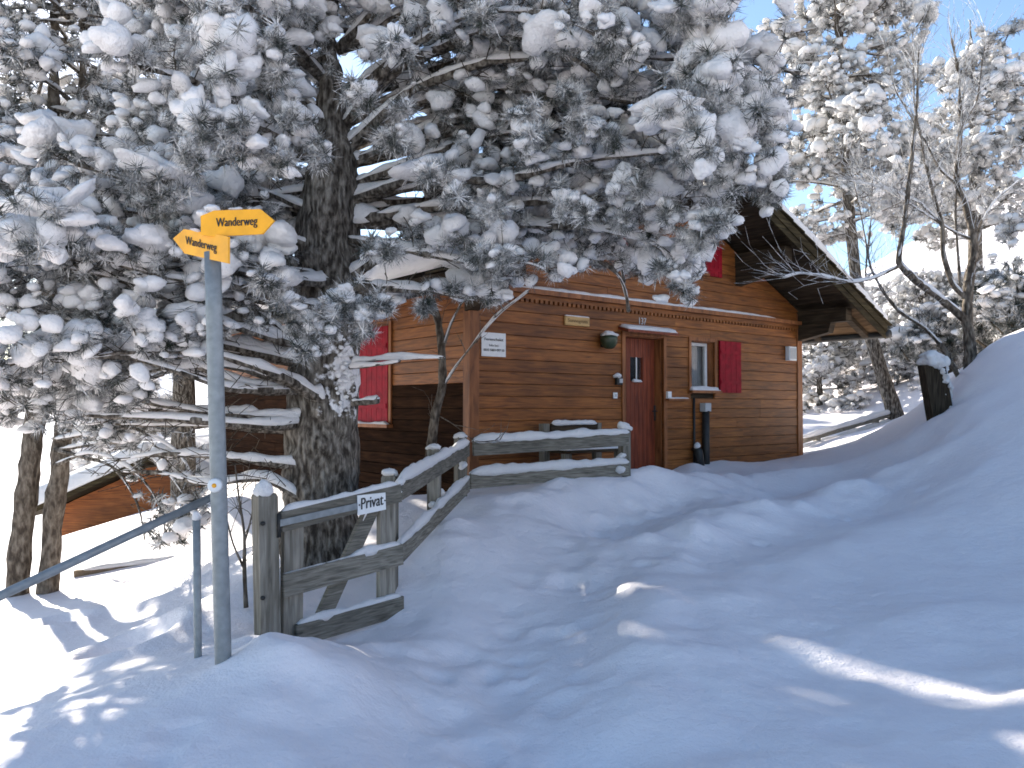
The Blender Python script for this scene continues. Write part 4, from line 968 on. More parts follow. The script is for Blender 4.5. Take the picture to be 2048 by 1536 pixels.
def grow(limbs, rg, spacing, tl, start=0.22, tufts=3, twig_r=0.006, accept=None, up=0.15, twig_step=3):
    """twigs and tufts along limbs -> twig MB, tuft centres, directions"""
    tw = MB(); C, Dv = [], []; TWIGS = []
    for lb in limbs:
        p, u = resample(lb['p'], 0.05); tg = np.gradient(p, axis=0); tg /= np.linalg.norm(tg, axis=1)[:, None] + 1e-9
        Ltot = np.linalg.norm(np.diff(p, axis=0), axis=1).sum(); n = max(2, int(Ltot * (1 - start) / spacing)); side = 1
        for k in range(n + 1):
            s = start + (1 - start) * (k + rg.uniform(-0.3, 0.3)) / n; s = min(max(s, start), 1); i = int(s * (len(p) - 1)); t = tg[i]
            lat = np.cross(t, [0, 0, 1.0]); lat /= np.linalg.norm(lat) + 1e-9; side = -side
            for rep in range(1 if k < n else 3):
                d = t * (0.5 if k < n else 1.0) + lat * side * rg.uniform(0.25, 1.1) * (1 if k < n else 0.5 * (rep - 1)) + np.array([0, 0, rg.uniform(-0.45, 0.45) + up]); d /= np.linalg.norm(d)
                L = tl * rg.uniform(0.45, 1.15) * (1.15 - 0.55 * s)
                e = d + np.array([rg.gauss(0, 0.2), rg.gauss(0, 0.2), rg.uniform(-0.35, 0.45)]); e /= np.linalg.norm(e)
                a = p[i]; b = a + d * L * 0.55; c = b + e * L * 0.45
                pts = [a, b, c]; cc = []
                cc.append((c, e))
                for q in range(tufts - 1):
                    f = rg.uniform(0.3, 0.95); m = a + (b - a) * f / 0.55 if f < 0.55 else b + (c - b) * (f - 0.55) / 0.45
                    dd = d * 0.6 + np.array([rg.gauss(0, 0.6), rg.gauss(0, 0.6), rg.gauss(0.15, 0.5)]); dd /= np.linalg.norm(dd)
                    l2 = rg.uniform(0.05, 0.2) * (tl / 0.45); cc.append((m + dd * l2, dd)); TWIGS.append((m, m + dd * l2, twig_r * 0.7))
                TWIGS.append((a, b, twig_r)); TWIGS.append((b, c, twig_r * 0.8))
                for (x, y) in cc: C.append(x); Dv.append(y)
    C = np.array(C); Dv = np.array(Dv)
    keep = accept(C) if accept is not None else np.ones(len(C), bool)
    # twigs as thin three-sided prisms, vectorised
    A = np.array([t[0] for t in TWIGS]); B = np.array([t[1] for t in TWIGS]); R = np.array([t[2] for t in TWIGS])
    if accept is not None:
        k2 = accept(B, True); A, B, R = A[k2], B[k2], R[k2]
    add_twigs(tw, A, B, R)
    return tw, C[keep], Dv[keep]
def add_twigs(mb, A, B, R):
    d = B - A; d /= np.linalg.norm(d, axis=1)[:, None] + 1e-9
    x = np.cross(d, [0.31, 0.5, 0.81]); x /= np.linalg.norm(x, axis=1)[:, None]; y = np.cross(d, x)
    V = []
    for P, k in ((A, 1.0), (B, 0.7)):
        for th in (0, 2.094, 4.189): V.append(P + (x * math.cos(th) + y * math.sin(th)) * (R * k)[:, None])
    V = np.stack(V, 1); n = len(A); o = (np.arange(n) * 6)[:, None]
    q = np.concatenate([o + np.array([k, (k + 1) % 3, 3 + (k + 1) % 3, 3 + k]) for k in range(3)])
    mb.add(V.reshape(-1, 3), q)
def limb_objects(limbs, root, bark, snow_k=1.0, step=0.09, merge=False):
    m0, m1 = MB(), MB()
    for q, lb in enumerate(limbs):
        p, u = resample(lb['p'], step); r = lb['r0'] + (lb['r1'] - lb['r0']) * u ** 0.8
        g = m0 if merge else MB(); g.sweep(p, r, 7, True, (0.25 * lb['r0'], 14), q)
        s = m1 if merge else MB()
        if snow_k:
            top = p.copy(); top[:, 2] += r * 0.55
            wv = np.maximum(r * 1.2, 0.012) * lb.get('sw', 1.0); hv = np.maximum(0.016 + 0.026 * (1 - u), r * 1.15) * snow_k * lb.get('sh', 1.0)
            snow_ridge(s, top, list(wv), list(hv), step * 0.55, 0.75, 5.5, 0.2, q * 3.1, 0.03, 8, lb.get('gaps', 0.3))
        if not merge:
            lo = g.build('limb', bark, root, True)
            if snow_k: s.build('snow', M_SNOW, lo, True)
    if merge:
        m0.build('limbs', bark, root, True, 'stuff')
        if snow_k: m1.build('limb_snow', M_SNOW, root, True, 'stuff')
def trunk_obj(path, root, bark, nseg=26, step=0.08, wob=(0.03, 6), name='trunk'):
    P = [a[0] for a in path]; R = [a[1] for a in path]
    p, u = resample(P, step)
    d = np.r_[0, np.cumsum(np.linalg.norm(np.diff(np.array([list(a) for a in P]), axis=0), axis=1))]; d /= d[-1]
    g = MB(); g.sweep(p, np.interp(u, d, R), nseg, True, wob, 3); return g.build(name, bark, root, True)
def foliage(root, C, Dv, rg, ts, ls, frac, needle, far=False, big_frac=0.2):
    n = len(C); nd = MB(); add_tufts(nd, C, Dv, RNG.uniform(0.8, 1.25, n) * ts, far)
    nd.build('needles', needle, root, False, 'stuff')
    k = RNG.uniform(size=n) < frac
    Cs, Ds = C[k], Dv[k]; m = len(Cs)
    s = ls * np.exp(RNG.normal(0, 0.33, m)); asp = RNG.uniform(0.75, 1.25, (m, 3)); asp[:, 2] *= 0.9
    pos = Cs + Ds * (ts * RNG.uniform(0.1, 0.6, m))[:, None] + np.array([0, 0, 1.0]) * (s * 0.45)[:, None]
    sn = MB(); b = (s > np.quantile(s, 1 - big_frac)) if m else k[:0]
    
    tiny = (s < np.quantile(s, 0.6)) if (far and m) else np.zeros(m, bool); mid_ = ~b & ~tiny
    add_lumps(sn, pos[b], s[b, None] * asp[b], True); add_lumps(sn, pos[mid_], s[mid_, None] * asp[mid_], False); add_lumps(sn, pos[tiny], s[tiny, None] * asp[tiny] * 1.1, None)
    # a second smaller lump drooping beside some of the big ones
    k2 = RNG.uniform(size=m) < 0.2
    add_lumps(sn, pos[k2] + RNG.normal(0, 0.6, (k2.sum(), 3)) * s[k2, None] * np.array([1, 1, 0.5]) - np.array([0, 0, 0.3]) * s[k2, None], s[k2, None] * asp[k2] * 0.7, None if far else False)
    sn.build('snow_clumps', M_SNOW, root, True, 'stuff')
    k3 = RNG.uniform(size=m) < (0.2 if far else 0.3); dv = RNG.normal(size=(k3.sum(), 3)); dv[:, 2] -= 0.3
    n2 = MB(); add_tufts(n2, pos[k3], dv, s[k3] * RNG.uniform(1.15, 1.6, k3.sum()), far); n2.build('needles', needle, root, False, 'stuff')
    return pos, s

# ---- the big pine behind the gate
T_Y = 7.0
rg = random.Random(21)
tb = W(640, 1115, T_Y)
pine = thing('pine_tree', tb, 'big snow laden pine with thick trunk behind the garden gate', 'tree')
trunk_path = [(W(638, 1190, T_Y), 0.37), (W(641, 1080, T_Y), 0.335), (W(643, 960, T_Y), 0.315), (W(645, 850, T_Y), 0.31), (W(652, 700, T_Y), 0.295), (W(654, 600, T_Y), 0.28), (W(657, 480, T_Y), 0.27), (W(661, 400, T_Y), 0.25),
              (W(667, 310, T_Y), 0.20), (W(664, 230, T_Y), 0.13), (W(661, 100, T_Y), 0.07), (W(660, -50, T_Y), 0.055), (W(660, -300, T_Y), 0.035), (W(660, -500, T_Y), 0.012)]
trunk_obj(trunk_path, pine, M_BARK_BLOWN, 44, 0.05, (0.035, 7))
R = [
 [(690, 300, 7.0), (820, 205, 6.9), (965, 172, 6.7), (1190, 190, 6.5), (1380, 215, 6.3), (1490, 260, 6.2)],
 [(700, 400, 7.0), (860, 362, 6.9), (1040, 382, 6.7), (1190, 352, 6.5), (1400, 340, 6.3), (1490, 390, 6.3)],
 [(700, 445, 7.0), (850, 436, 7.0), (1000, 446, 6.9), (1200, 455, 6.6), (1330, 490, 6.5), (1360, 570, 6.5)],
 [(680, 200, 7.0), (900, 90, 6.8), (1150, 50, 6.5), (1350, 70, 6.2), (1440, 140, 6.0)],
 [(675, 100, 7.0), (900, -30, 6.8), (1200, -70, 6.4), (1400, -20, 6.0)],
 [(700, 552, 6.9), (780, 500, 6.7), (900, 484, 6.6), (990, 520, 6.5), (1010, 575, 6.5)],
 [(708, 572, 6.8), (837, 577, 6.6), (954, 600, 6.5)],
 [(690, 330, 7.0), (900, 262, 7.2), (1100, 262, 7.3), (1300, 262, 7.2), (1420, 300, 7.1)],
 [(705, 370, 7.0), (800, 352, 7.1), (870, 340, 7.2), (1000, 310, 7.4), (1200, 300, 7.6)],
 [(700, 420, 7.0), (830, 408, 7.3), (950, 420, 7.6), (1150, 480, 7.9), (1250, 520, 8.0)],
 [(690, 250, 7.0), (800, 130, 6.6), (950, 60, 6.2), (1100, 80, 5.9), (1180, 140, 5.8)],
 [(700, 480, 6.9), (820, 500, 6.5), (960, 530, 6.2), (1060, 520, 6.0), (1100, 545, 6.0)]]
Lf = [
 [(647, 800, 6.75), (573, 760, 6.5), (442, 724, 6.2), (330, 735, 6.0), (240, 760, 5.9)],
 [(600, 722, 6.8), (557, 714, 6.7), (444, 684, 6.4), (319, 676, 6.2), (210, 642, 6.1), (121, 622, 6.0)],
 [(600, 845, 6.8), (569, 845, 6.7), (416, 822, 6.5), (262, 810, 6.4), (178, 797, 6.3)],
 [(610, 930, 6.8), (561, 926, 6.7), (416, 910, 6.6), (307, 906, 6.6), (240, 920, 6.6)],
 [(610, 1005, 6.8), (581, 980, 6.7), (525, 948, 6.7), (416, 972, 6.7), (335, 946, 6.8), (242, 942, 6.9)],
 [(653, 565, 6.75), (554, 546, 6.5), (458, 514, 6.2), (380, 490, 6.1), (280, 500, 6.1)],
 [(640, 500, 6.9), (560, 470, 6.8), (450, 465, 6.6), (330, 400, 6.3), (240, 380, 6.2)],
 [(640, 330, 6.9), (560, 270, 6.5), (470, 230, 6.0), (400, 240, 5.7)],
 [(650, 160, 7.0), (570, 90, 6.5), (490, 70, 6.0), (440, 90, 5.8)],
 [(655, 60, 7.0), (560, -30, 6.5), (450, -30, 6.0)],
 [(620, 420, 6.9), (540, 400, 7.2), (430, 370, 7.5), (300, 330, 7.7)],
 [(630, 300, 7.0), (520, 200, 7.4), (400, 120, 7.7), (300, 90, 7.9)],
 [(640, 220, 7.0), (540, 160, 7.2), (430, 60, 7.3), (330, 20, 7.4)],
 [(610, 780, 6.75), (480, 770, 6.3), (330, 700, 6.0), (200, 690, 5.9), (60, 720, 5.8)],
 [(610, 700, 6.75), (480, 640, 6.3), (330, 560, 6.1), (180, 520, 6.0), (40, 560, 5.9)],
 [(610, 830, 6.8), (480, 850, 6.6), (330, 830, 6.6), (180, 790, 6.6), (40, 820, 6.6)],
 [(640, 560, 6.9), (500, 480, 6.9), (300, 440, 7.0), (130, 420, 7.1), (20, 460, 7.1)],
 [(640, 620, 6.75), (560, 610, 6.4), (470, 590, 6.2), (400, 600, 6.1), (300, 580, 6.1), (200, 560, 6.0)]]
limbs = [pix_limb(a, 0.055, 0.014) for a in R] + [pix_limb(a, 0.05, 0.012) for a in Lf]
for k in (0, 1, 2, 12, 13, 14, 17): limbs[k]['r0'] = 0.065; limbs[k]['sh'] = 1.25
for k in (12, 13, 14, 15, 16, 17, 25, 26, 27): limbs[k]['leafstart'] = 0.5
extra = []
for k in (0, 1, 2, 3, 4, 7, 8, 10):
    for dY in (-0.75, 0.9, 1.6):
        extra.append(jitter_limb(limbs[k], 0.30, dY + rg.uniform(-0.2, 0.2), rg))
for k in (17, 18, 19, 20, 21, 22, 23, 24, 25, 26, 28, 29):
    for dY in (-0.5, 0.9): extra.append(jitter_limb(limbs[k], 0.28, dY, rg))
for k in (12, 13, 14, 27):
    for dY in (-0.4, 0.7):
        e_ = jitter_limb(limbs[k], 0.22, dY, rg); e_['p'] = [p + Vector((-0.25 * i_ / 4, 0, 0)) for i_, p in enumerate(e_['p'])]; extra.append(e_)
# limbs towards the back and upper crown
for k in range(26):
    z = rg.uniform(3.0, 6.9); az = rg.uniform(-1.9, 1.9); L = 3.0 * (1 - (z - 2.5) / 6.0) * rg.uniform(0.75, 1.1)
    extra.append(auto_limb((-1.6, 7.0, z), az, L, rg.uniform(0.0, 0.3), rg.uniform(0.2, 0.45), rg.uniform(0.0, 0.25), 0.035, rg))
for k in range(12):
    z = rg.uniform(4.9, 7.2); az = rg.uniform(2.0, 4.3); L = 1.7 * (1 - (z - 3.5) / 6.0) * rg.uniform(0.75, 1.1)
    extra.append(auto_limb((-1.6, 7.0, z), az, L, rg.uniform(0.1, 0.4), rg.uniform(0.2, 0.45), rg.uniform(0.0, 0.25), 0.03, rg))
limb_objects(limbs, pine, M_BARK)
limb_objects(extra, pine, M_BARK, 0.8, 0.12, True)
BX = [-400, 0, 150, 300, 420, 470, 560, 600, 690, 720, 775, 800, 950, 1000, 1040, 1150, 1250, 1330, 1385, 1420, 1450, 1480, 1520, 1560, 1580, 1700]
BY = [880, 880, 850, 800, 700, 660, 660, 740, 710, 650, 630, 590, 600, 615, 565, 550, 550, 572, 615, 510, 450, 380, 390, 395, 250, -200]
GAPS = [(860, 128, 68, 36), (745, 285, 32, 22), (780, 395, 62, 40), (770, 440, 50, 25), (1020, 348, 45, 18), (820, 530, 70, 30), (1105, 72, 14, 20), (362, 780, 70, 60), (500, 800, 80, 120), (110, 170, 30, 40)]
def accept_main(C, twig=False):
    px, py, zc = proj(C); ok = (py < np.interp(px, BX, BY) - (0 if not twig else 10)) & (C[:, 1] > 4.75)
    for (a, b, rx, ry) in GAPS:
        ins = ((px - a) / rx) ** 2 + ((py - b) / ry) ** 2 < 1
        ok &= ~ins | (RNG.uniform(size=len(px)) < (0.45 if twig else 0.06))
    # keep the trunk and the arrow panels readable
    tr = (px > 590) & (px < 722) & (py > 380) & (C[:, 1] < 6.9); ok &= ~tr | ((RNG.uniform(size=len(px)) < 0.55) & (py > 560))
    return ok
g1 = [l for l in limbs if 'leafstart' not in l]; g2 = [l for l in limbs if 'leafstart' in l]
TW = MB(); CC, DD = [], []
for (grp, st, spc) in ((g1, 0.24, 0.085), (g2, 0.38, 0.085), (extra, 0.22, 0.10)):
    t_, c_, d_ = grow(grp, rg, spc, 0.46, st, 4, 0.0055, accept_main); TW.v += t_.v; TW.q += [q + TW.n for q in t_.q]; TW.n += t_.n; CC.append(c_); DD.append(d_)
# bare twigs hanging under the lower left limbs
t_, c_, d_ = grow(g2, rg, 0.09, 0.5, 0.1, 3, 0.005, lambda C, twig=False: np.full(len(C), bool(twig)), -0.1); TW.v += t_.v; TW.q += [q + TW.n for q in t_.q]; TW.n += t_.n
TW.build('twigs', M_TWIG, pine, False, 'stuff')
CC = np.concatenate(CC); DD = np.concatenate(DD)
print('main tufts', len(CC))
foliage(pine, CC, DD, rg, 0.105, 0.076, 0.64, M_NEEDLE, big_frac=0.11)
# heavy pillows of snow bowed over branch ends, with bristling needles below
BIG = [(690, 592, 6.35, 24, 22), (662, 622, 6.3, 26, 24), (722, 652, 6.4, 16, 20), (762, 600, 6.4, 16, 16), (612, 690, 6.3, 20, 20), (572, 600, 6.2, 24, 18), (535, 560, 6.1, 26, 16), (470, 85, 5.6, 44, 48), (440, 130, 5.55, 26, 50), (545, 75, 5.7, 26, 28), (400, 235, 5.5, 26, 40), (385, 290, 5.5, 18, 36), (470, 240, 5.6, 34, 28), (445, 265, 5.55, 20, 20), (560, 140, 5.8, 18, 18), (720, 180, 5.9, 27, 24),
       (790, 85, 6.0, 28, 34), (638, 308, 6.0, 20, 25), (590, 230, 6.0, 30, 28), (325, 352, 6.2, 55, 22), (340, 385, 6.2, 22, 24), (290, 360, 6.2, 20, 20), (100, 415, 5.5, 60, 26), (35, 470, 5.5, 38, 34), (105, 470, 5.5, 32, 38), (440, 10, 5.6, 26, 20),
       (1400, 10, 5.8, 52, 48), (1350, 15, 5.8, 40, 30), (1440, 150, 5.9, 48, 60), (1395, 105, 5.9, 34, 38), (1410, 170, 5.8, 40, 40), (1515, 190, 6.1, 44, 34), (1490, 215, 5.9, 24, 38), (1545, 250, 6.15, 20, 44), (1548, 330, 6.2, 17, 40), (1535, 385, 6.25, 18, 24),
       (1335, 208, 5.7, 52, 24), (1375, 240, 5.7, 42, 30), (1395, 290, 5.6, 30, 40), (1050, 262, 6.2, 28, 30), (1045, 225, 6.2, 28, 15), (1190, 252, 6.2, 28, 22), (1150, 232, 6.2, 22, 14), (1140, 185, 6.2, 18, 14), (1335, 420, 6.3, 15, 20),
       (1425, 435, 6.2, 26, 22), (1460, 345, 6.2, 22, 28), (1245, 358, 6.3, 24, 32), (1275, 365, 6.3, 14, 26), (1165, 415, 6.3, 17, 24), (1130, 395, 6.3, 18, 26), (1475, 290, 6.0, 30, 18), (1225, 80, 5.9, 26, 20), (1205, 20, 5.9, 14, 26), (960, 18, 6.0, 16, 24),
       (865, 340, 6.2, 22, 18), (905, 385, 6.2, 20, 22), (985, 410, 6.2, 18, 22), (1000, 510, 6.2, 22, 16), (960, 500, 6.2, 16, 14), (965, 510, 6.3, 14, 14), (805, 215, 6.2, 16, 20), (770, 270, 6.3, 22, 18), (800, 280, 6.3, 20, 20), (705, 620, 6.4, 22, 28), (745, 610, 6.4, 24, 20),
       (640, 655, 6.3, 24, 28), (600, 640, 6.3, 24, 18), (750, 500, 6.4, 20, 16), (780, 495, 6.4, 18, 20), (850, 610, 6.4, 9, 12), (1390, 480, 6.3, 14, 12), (1360, 560, 6.4, 20, 16), (1330, 530, 6.4, 14, 14), (1245, 440, 6.4, 14, 12), (560, 320, 5.9, 30, 24), (500, 300, 5.8, 26, 20), (1460, 210, 5.95, 20, 24)]
sn = MB(); tc, td, ts_, lx = [], [], [], []
for (px, py, Y, rx, rz) in BIG:
    Y = max(4.85, Y * 0.88); c = np.array(list(W(px, py, Y))); kk = 1.5 if (px > 1300 or px < 520) else 1.25; a = kk * rx * Y / F; b = kk * rz * Y / F
    add_lumps(sn, [c], [[a * 0.95, a * 0.8, b * 1.0]], True, 0.25)
    for q in range(5):
        o = RNG.normal(0, 0.45, 3) * np.array([a, a * 0.8, b]); add_lumps(sn, [c + o - np.array([0, 0, 0.1 * b])], [[a * 0.6, a * 0.55, b * 0.55]], True, 0.4)
    for q in range(15):
        o = RNG.normal(0, 0.55, 3) * np.array([a, a, b]); o[2] = (-abs(o[2]) * 0.9 - 0.2 * b) if q < 11 else o[2]; dv = o / (np.linalg.norm(o) + 1e-6) + np.array([0, -0.25, 0.15]); tc.append(c + o * 0.9 + np.array([0, -0.3 * a, 0])); td.append(dv); ts_.append(RNG.uniform(0.09, 0.14))
sn.build('snow_pillows', M_SNOW, pine, True, 'stuff')
nd = MB(); add_tufts(nd, tc, td, ts_); nd.build('needles', M_NEEDLE, pine, False, 'stuff')
# snow plastered on the bark
nt = M_BARK_BLOWN.node_tree; nn, ll = nt.nodes, nt.links; bs = nn['Principled BSDF']
cen = W(692, 742, T_Y - 0.22) - tb
tcn = nn.new('ShaderNodeTexCoord'); sub = nn.new('ShaderNodeVectorMath'); sub.operation = 'SUBTRACT'; sub.inputs[1].default_value = cen; ll.new(tcn.outputs['Object'], sub.inputs[0])
mp = nn.new('ShaderNodeVectorMath'); mp.operation = 'MULTIPLY'; mp.inputs[1].default_value = (3.6, 1.6, 1.75); ll.new(sub.outputs[0], mp.inputs[0])
ln = nn.new('ShaderNodeVectorMath'); ln.operation = 'LENGTH'; ll.new(mp.outputs[0], ln.inputs[0])
nz = tex_noise(nn, ll, 11, 7)
mm = nn.new('ShaderNodeMath'); mm.operation = 'MULTIPLY_ADD'; mm.inputs[1].default_value = -0.42; ll.new(ln.outputs['Value'], mm.inputs[0]); ll.new(nz.outputs[0], mm.inputs[2])
rm = ramp(nn, ll, mm.outputs[0], [(0.27, (0, 0, 0)), (0.36, (1, 1, 1))])
mxc = nn.new('ShaderNodeMix'); mxc.data_type = 'RGBA'; ll.new(rm.outputs[0], mxc.inputs['Factor']); old = bs.inputs['Base Color'].links[0].from_socket
ll.new(old, mxc.inputs[6]); mxc.inputs[7].default_value = (0.86, 0.84, 0.84, 1); ll.new(mxc.outputs[2], bs.inputs['Base Color'])
sn = MB()
for k in range(60):
    x_, y_ = rg.gauss(692, 12), rg.gauss(745, 45)
    if not 640 < x_ < 714: continue
    Yc = T_Y - math.sqrt(max(0.004, 0.315 ** 2 - ((x_ - 647) / F * T_Y) ** 2)) - 0.002
    s_ = rg.uniform(0.012, 0.03); sn.add(LP2[rg.randrange(40)] * np.array([s_, 0.018, s_ * rg.uniform(0.8, 1.6)]) + np.array(list(W(x_, y_, Yc))), None, ICO2[1])
sn.build('bark_snow', M_SNOW, pine, True, 'stuff')
# short snowy stubs on the right of the trunk
st = [pix_limb([(705, 725, 6.75), (780, 716, 6.6), (890, 715, 6.4)], 0.022, 0.008), pix_limb([(705, 805, 6.75), (757, 800, 6.65)], 0.035, 0.028), pix_limb([(700, 735, 6.75), (770, 728, 6.5), (800, 722, 6.4)], 0.02, 0.01)]
for s_ in st: s_['gaps'] = 0.0
limb_objects(st, pine, M_BARK, 0.9, 0.04)

# ---- the twin-stemmed pine at the left
rg = random.Random(5)
lp = thing('pine_tree', W(70, 1188, 10.4), 'snowy twin stemmed pine at the left edge below the path', 'tree')
for (a, b, c, r_) in ((28, 45, 70, 0.13), (92, 105, 128, 0.115)):
    trunk_obj([(W(a, 1230, 10.4), r_ * 1.15), (W(b, 1050, 10.4), r_), (W(c, 850, 10.4), r_ * 0.92), (W(c + 30, 500, 10.5), r_ * 0.7), (W(c + 40, 100, 10.5), r_ * 0.45), (W(c + 40, -250, 10.5), 0.02)], lp, M_BAREBARK, 18, 0.12, (0.02, 6))
LB = []
for k in range(70):
    z = rg.uniform(3.2, 8.2); bx = W(120, 500, 10.4).x + rg.uniform(-0.2, 0.2); az = rg.uniform(0, 6.28); L = 2.9 * (1 - max(0, z - 3.5) / 7) * rg.uniform(0.65, 1.1)
    LB.append(auto_limb((bx, 10.4, z), az, L, rg.uniform(0.0, 0.25), rg.uniform(0.25, 0.5), rg.uniform(0, 0.25), 0.035, rg))
LB += [pix_limb([(110, 930, 10.3), (180, 900, 10.0), (260, 930, 9.8), (320, 1000, 9.7), (330, 1060, 9.7)], 0.03, 0.01), pix_limb([(110, 900, 10.3), (240, 880, 9.9), (330, 930, 9.6), (380, 1010, 9.5)], 0.03, 0.01), pix_limb([(110, 900, 10.3), (230, 930, 9.8), (280, 1010, 9.6), (290, 1080, 9.6)], 0.03, 0.01), pix_limb([(110, 880, 10.3), (260, 850, 9.8), (360, 900, 9.5), (390, 960, 9.4)], 0.03, 0.01)]
limb_objects(LB, lp, M_BARK, 0.8, 0.15, True)
LX = [-600, 0, 60, 130, 200, 300, 400, 430, 470]; LY = [900, 880, 850, 860, 900, 1090, 1100, 700, 300]
def accept_left(C, twig=False):
    px, py, zc = proj(C); ok = py < np.interp(px, LX, LY)
    for (a, b, rx, ry) in ((362, 785, 70, 50), (200, 960, 130, 70), (110, 170, 26, 40), (110, 235, 20, 15), (160, 140, 30, 22), (10, 930, 60, 60), (270, 570, 40, 16), (330, 890, 60, 25)):
        ins = ((px - a) / rx) ** 2 + ((py - b) / ry) ** 2 < 1; ok &= ~ins | (RNG.uniform(size=len(px)) < (0.3 if twig else 0.08))
    return ok
t_, c_, d_ = grow(LB, rg, 0.15, 0.6, 0.15, 4, 0.007, accept_left); t_.build('twigs', M_TWIG, lp, False, 'stuff')
print('left tufts', len(c_))
foliage(lp, c_, d_, rg, 0.15, 0.085, 0.55, M_NEEDLE, True, 0.08)
# ------------------------------------------------------------------ background pines
def far_pine(base, path, z0, z1, rmax, nl, label, seed, ts=0.2, ls=0.12, spc=0.2, tl=0.75, frac=0.6, accept=None, bark=None, group=None, cone=0.75, needle=None, start=0.15):
    rg = random.Random(seed); o = thing('pine_tree', base, label, 'tree', group)
    trunk_obj(path, o, bark or M_BARK, 14, 0.25, (0.02, 5))
    pts = np.array([list(a[0]) for a in path]); LBs = []
    for k in range(nl):
        f = (k + rg.random()) / nl; z = z0 + (z1 - z0) * f
        bx, by = np.interp(z, pts[:, 2], pts[:, 0]), np.interp(z, pts[:, 2], pts[:, 1]); L = rmax * (1 - cone * f ** 1.3) * rg.uniform(0.6, 1.15); az = k * 2.4 + rg.uniform(-0.5, 0.5)
        LBs.append(auto_limb((bx, by, z), az, L, rg.uniform(0.05, 0.35), rg.uniform(0.2, 0.5), rg.uniform(0, 0.3), 0.05, rg))
    limb_objects(LBs, o, bark or M_BARK, 1.0, 0.25, True)
    t_, c_, d_ = grow(LBs, rg, spc, tl, start, 4, 0.012, accept); t_.build('twigs', M_TWIG, o, False, 'stuff')
    print(label, len(c_)); foliage(o, c_, d_, rg, ts, ls, frac, needle or M_NEEDLE_FAR, True, 0.04)
    return o
def tpath(pl, Y, rs):
    return [(W(x, y, Y), r) for (x, y), r in zip(pl, rs)]
# the tall pine right of the chalet
Yb = 20.5
far_pine(W(1792, 832, Yb), tpath([(1800, 860), (1775, 780), (1745, 690), (1712, 560), (1700, 440), (1690, 300), (1680, 150), (1680, 0), (1680, -200), (1680, -350)], Yb, [0.22, 0.18, 0.16, 0.145, 0.135, 0.12, 0.10, 0.08, 0.05, 0.02]),
         6.1, 15.5, 2.6, 64, 'tall snowy pine with a leaning trunk right of the chalet', 31, 0.2, 0.125, 0.17, 0.75, 0.62, bark=M_BARK)
# pines behind it
Yc = 25.0
far_pine(W(1952, 760, Yc), tpath([(1955, 800), (1952, 600), (1950, 450), (1950, 300), (1945, 150), (1940, 40)], Yc, [0.26, 0.22, 0.19, 0.15, 0.1, 0.02]), 6.9, 12.6, 2.6, 34, 'slim snowy pine behind the bare tree', 32, 0.24, 0.15, 0.22, 0.9, 0.6, cone=0.8)
Ye = 17.0
far_pine(W(2290, 720, Ye), tpath([(2290, 760), (2280, 500), (2270, 200), (2265, -150), (2265, -350)], Ye, [0.28, 0.24, 0.18, 0.1, 0.02]), 5.2, 13.5, 3.0, 38, 'snowy pine reaching in from the right edge', 33, 0.18, 0.12, 0.2, 0.8, 0.55, cone=0.5)
# snow-heavy young pines low behind the chalet's right corner
for (px, py, Y, h, r, sd, lab) in [(1640, 890, 25.0, 4.4, 1.7, 41, 'low snow crusted pine beside the right corner of the chalet'), (1730, 850, 28.0, 4.6, 1.9, 42, 'low snow crusted pine behind the rail fence'), (1855, 800, 24.0, 3.6, 1.7, 43, 'low snow crusted pine behind the leaning post')]:
    b = W(px, py, Y); far_pine(b, [(b - ZZ * 0.3, 0.12), (b + ZZ * h * 0.5, 0.08), (b + ZZ * h, 0.02)], b.z + 0.2, b.z + h, r, 34, lab, sd, 0.17, 0.095, 0.14, 0.7, 0.75, cone=0.7)
# dark pines close behind the house whose crowns show through the gaps
for (px, Y, h, r, sd, lab) in [(985, 33.0, 11.5, 3.6, 51, 'sunlit snowy pine showing through the gaps behind the chalet roof')]:
    x = (px - 1024) / F * Y; b = Vector((x, Y, float(base_h(np.array([x]), np.array([Y]))[0]))); far_pine(b, [(b - ZZ * 0.5, 0.22), (b + ZZ * h * 0.5, 0.15), (b + ZZ * h, 0.02)], b.z + 2.0, b.z + h, r, 40, lab, sd, 0.3, 0.2, 0.32, 1.0, 0.6, cone=0.85)
# tall pine behind the left one, added to shade the foreground, crown high up
b = Vector((-6.4, 15.6, -0.6)); far_pine(b, [(b - ZZ * 0.5, 0.24), (b + ZZ * 5, 0.17), (b + ZZ * 11.5, 0.02)], 3.6, 10.6, 3.0, 38, 'tall open snowy pine added behind the twin stemmed pine to shade the foreground', 55, 0.2, 0.125, 0.17, 0.8, 0.55, cone=0.7)
for (px, Y, h, r, sd, lab) in [(250, 34.0, 8.5, 3.0, 54, 'far snowy pine left of the signpost pole')]:
    x = (px - 1024) / F * Y; b = Vector((x, Y, float(base_h(np.array([x]), np.array([Y]))[0]))); far_pine(b, [(b - ZZ * 0.5, 0.22), (b + ZZ * h * 0.5, 0.15), (b + ZZ * h, 0.02)], b.z + 1.5, b.z + h, r, 36, lab, sd, 0.3, 0.2, 0.34, 1.0, 0.6, cone=0.85)

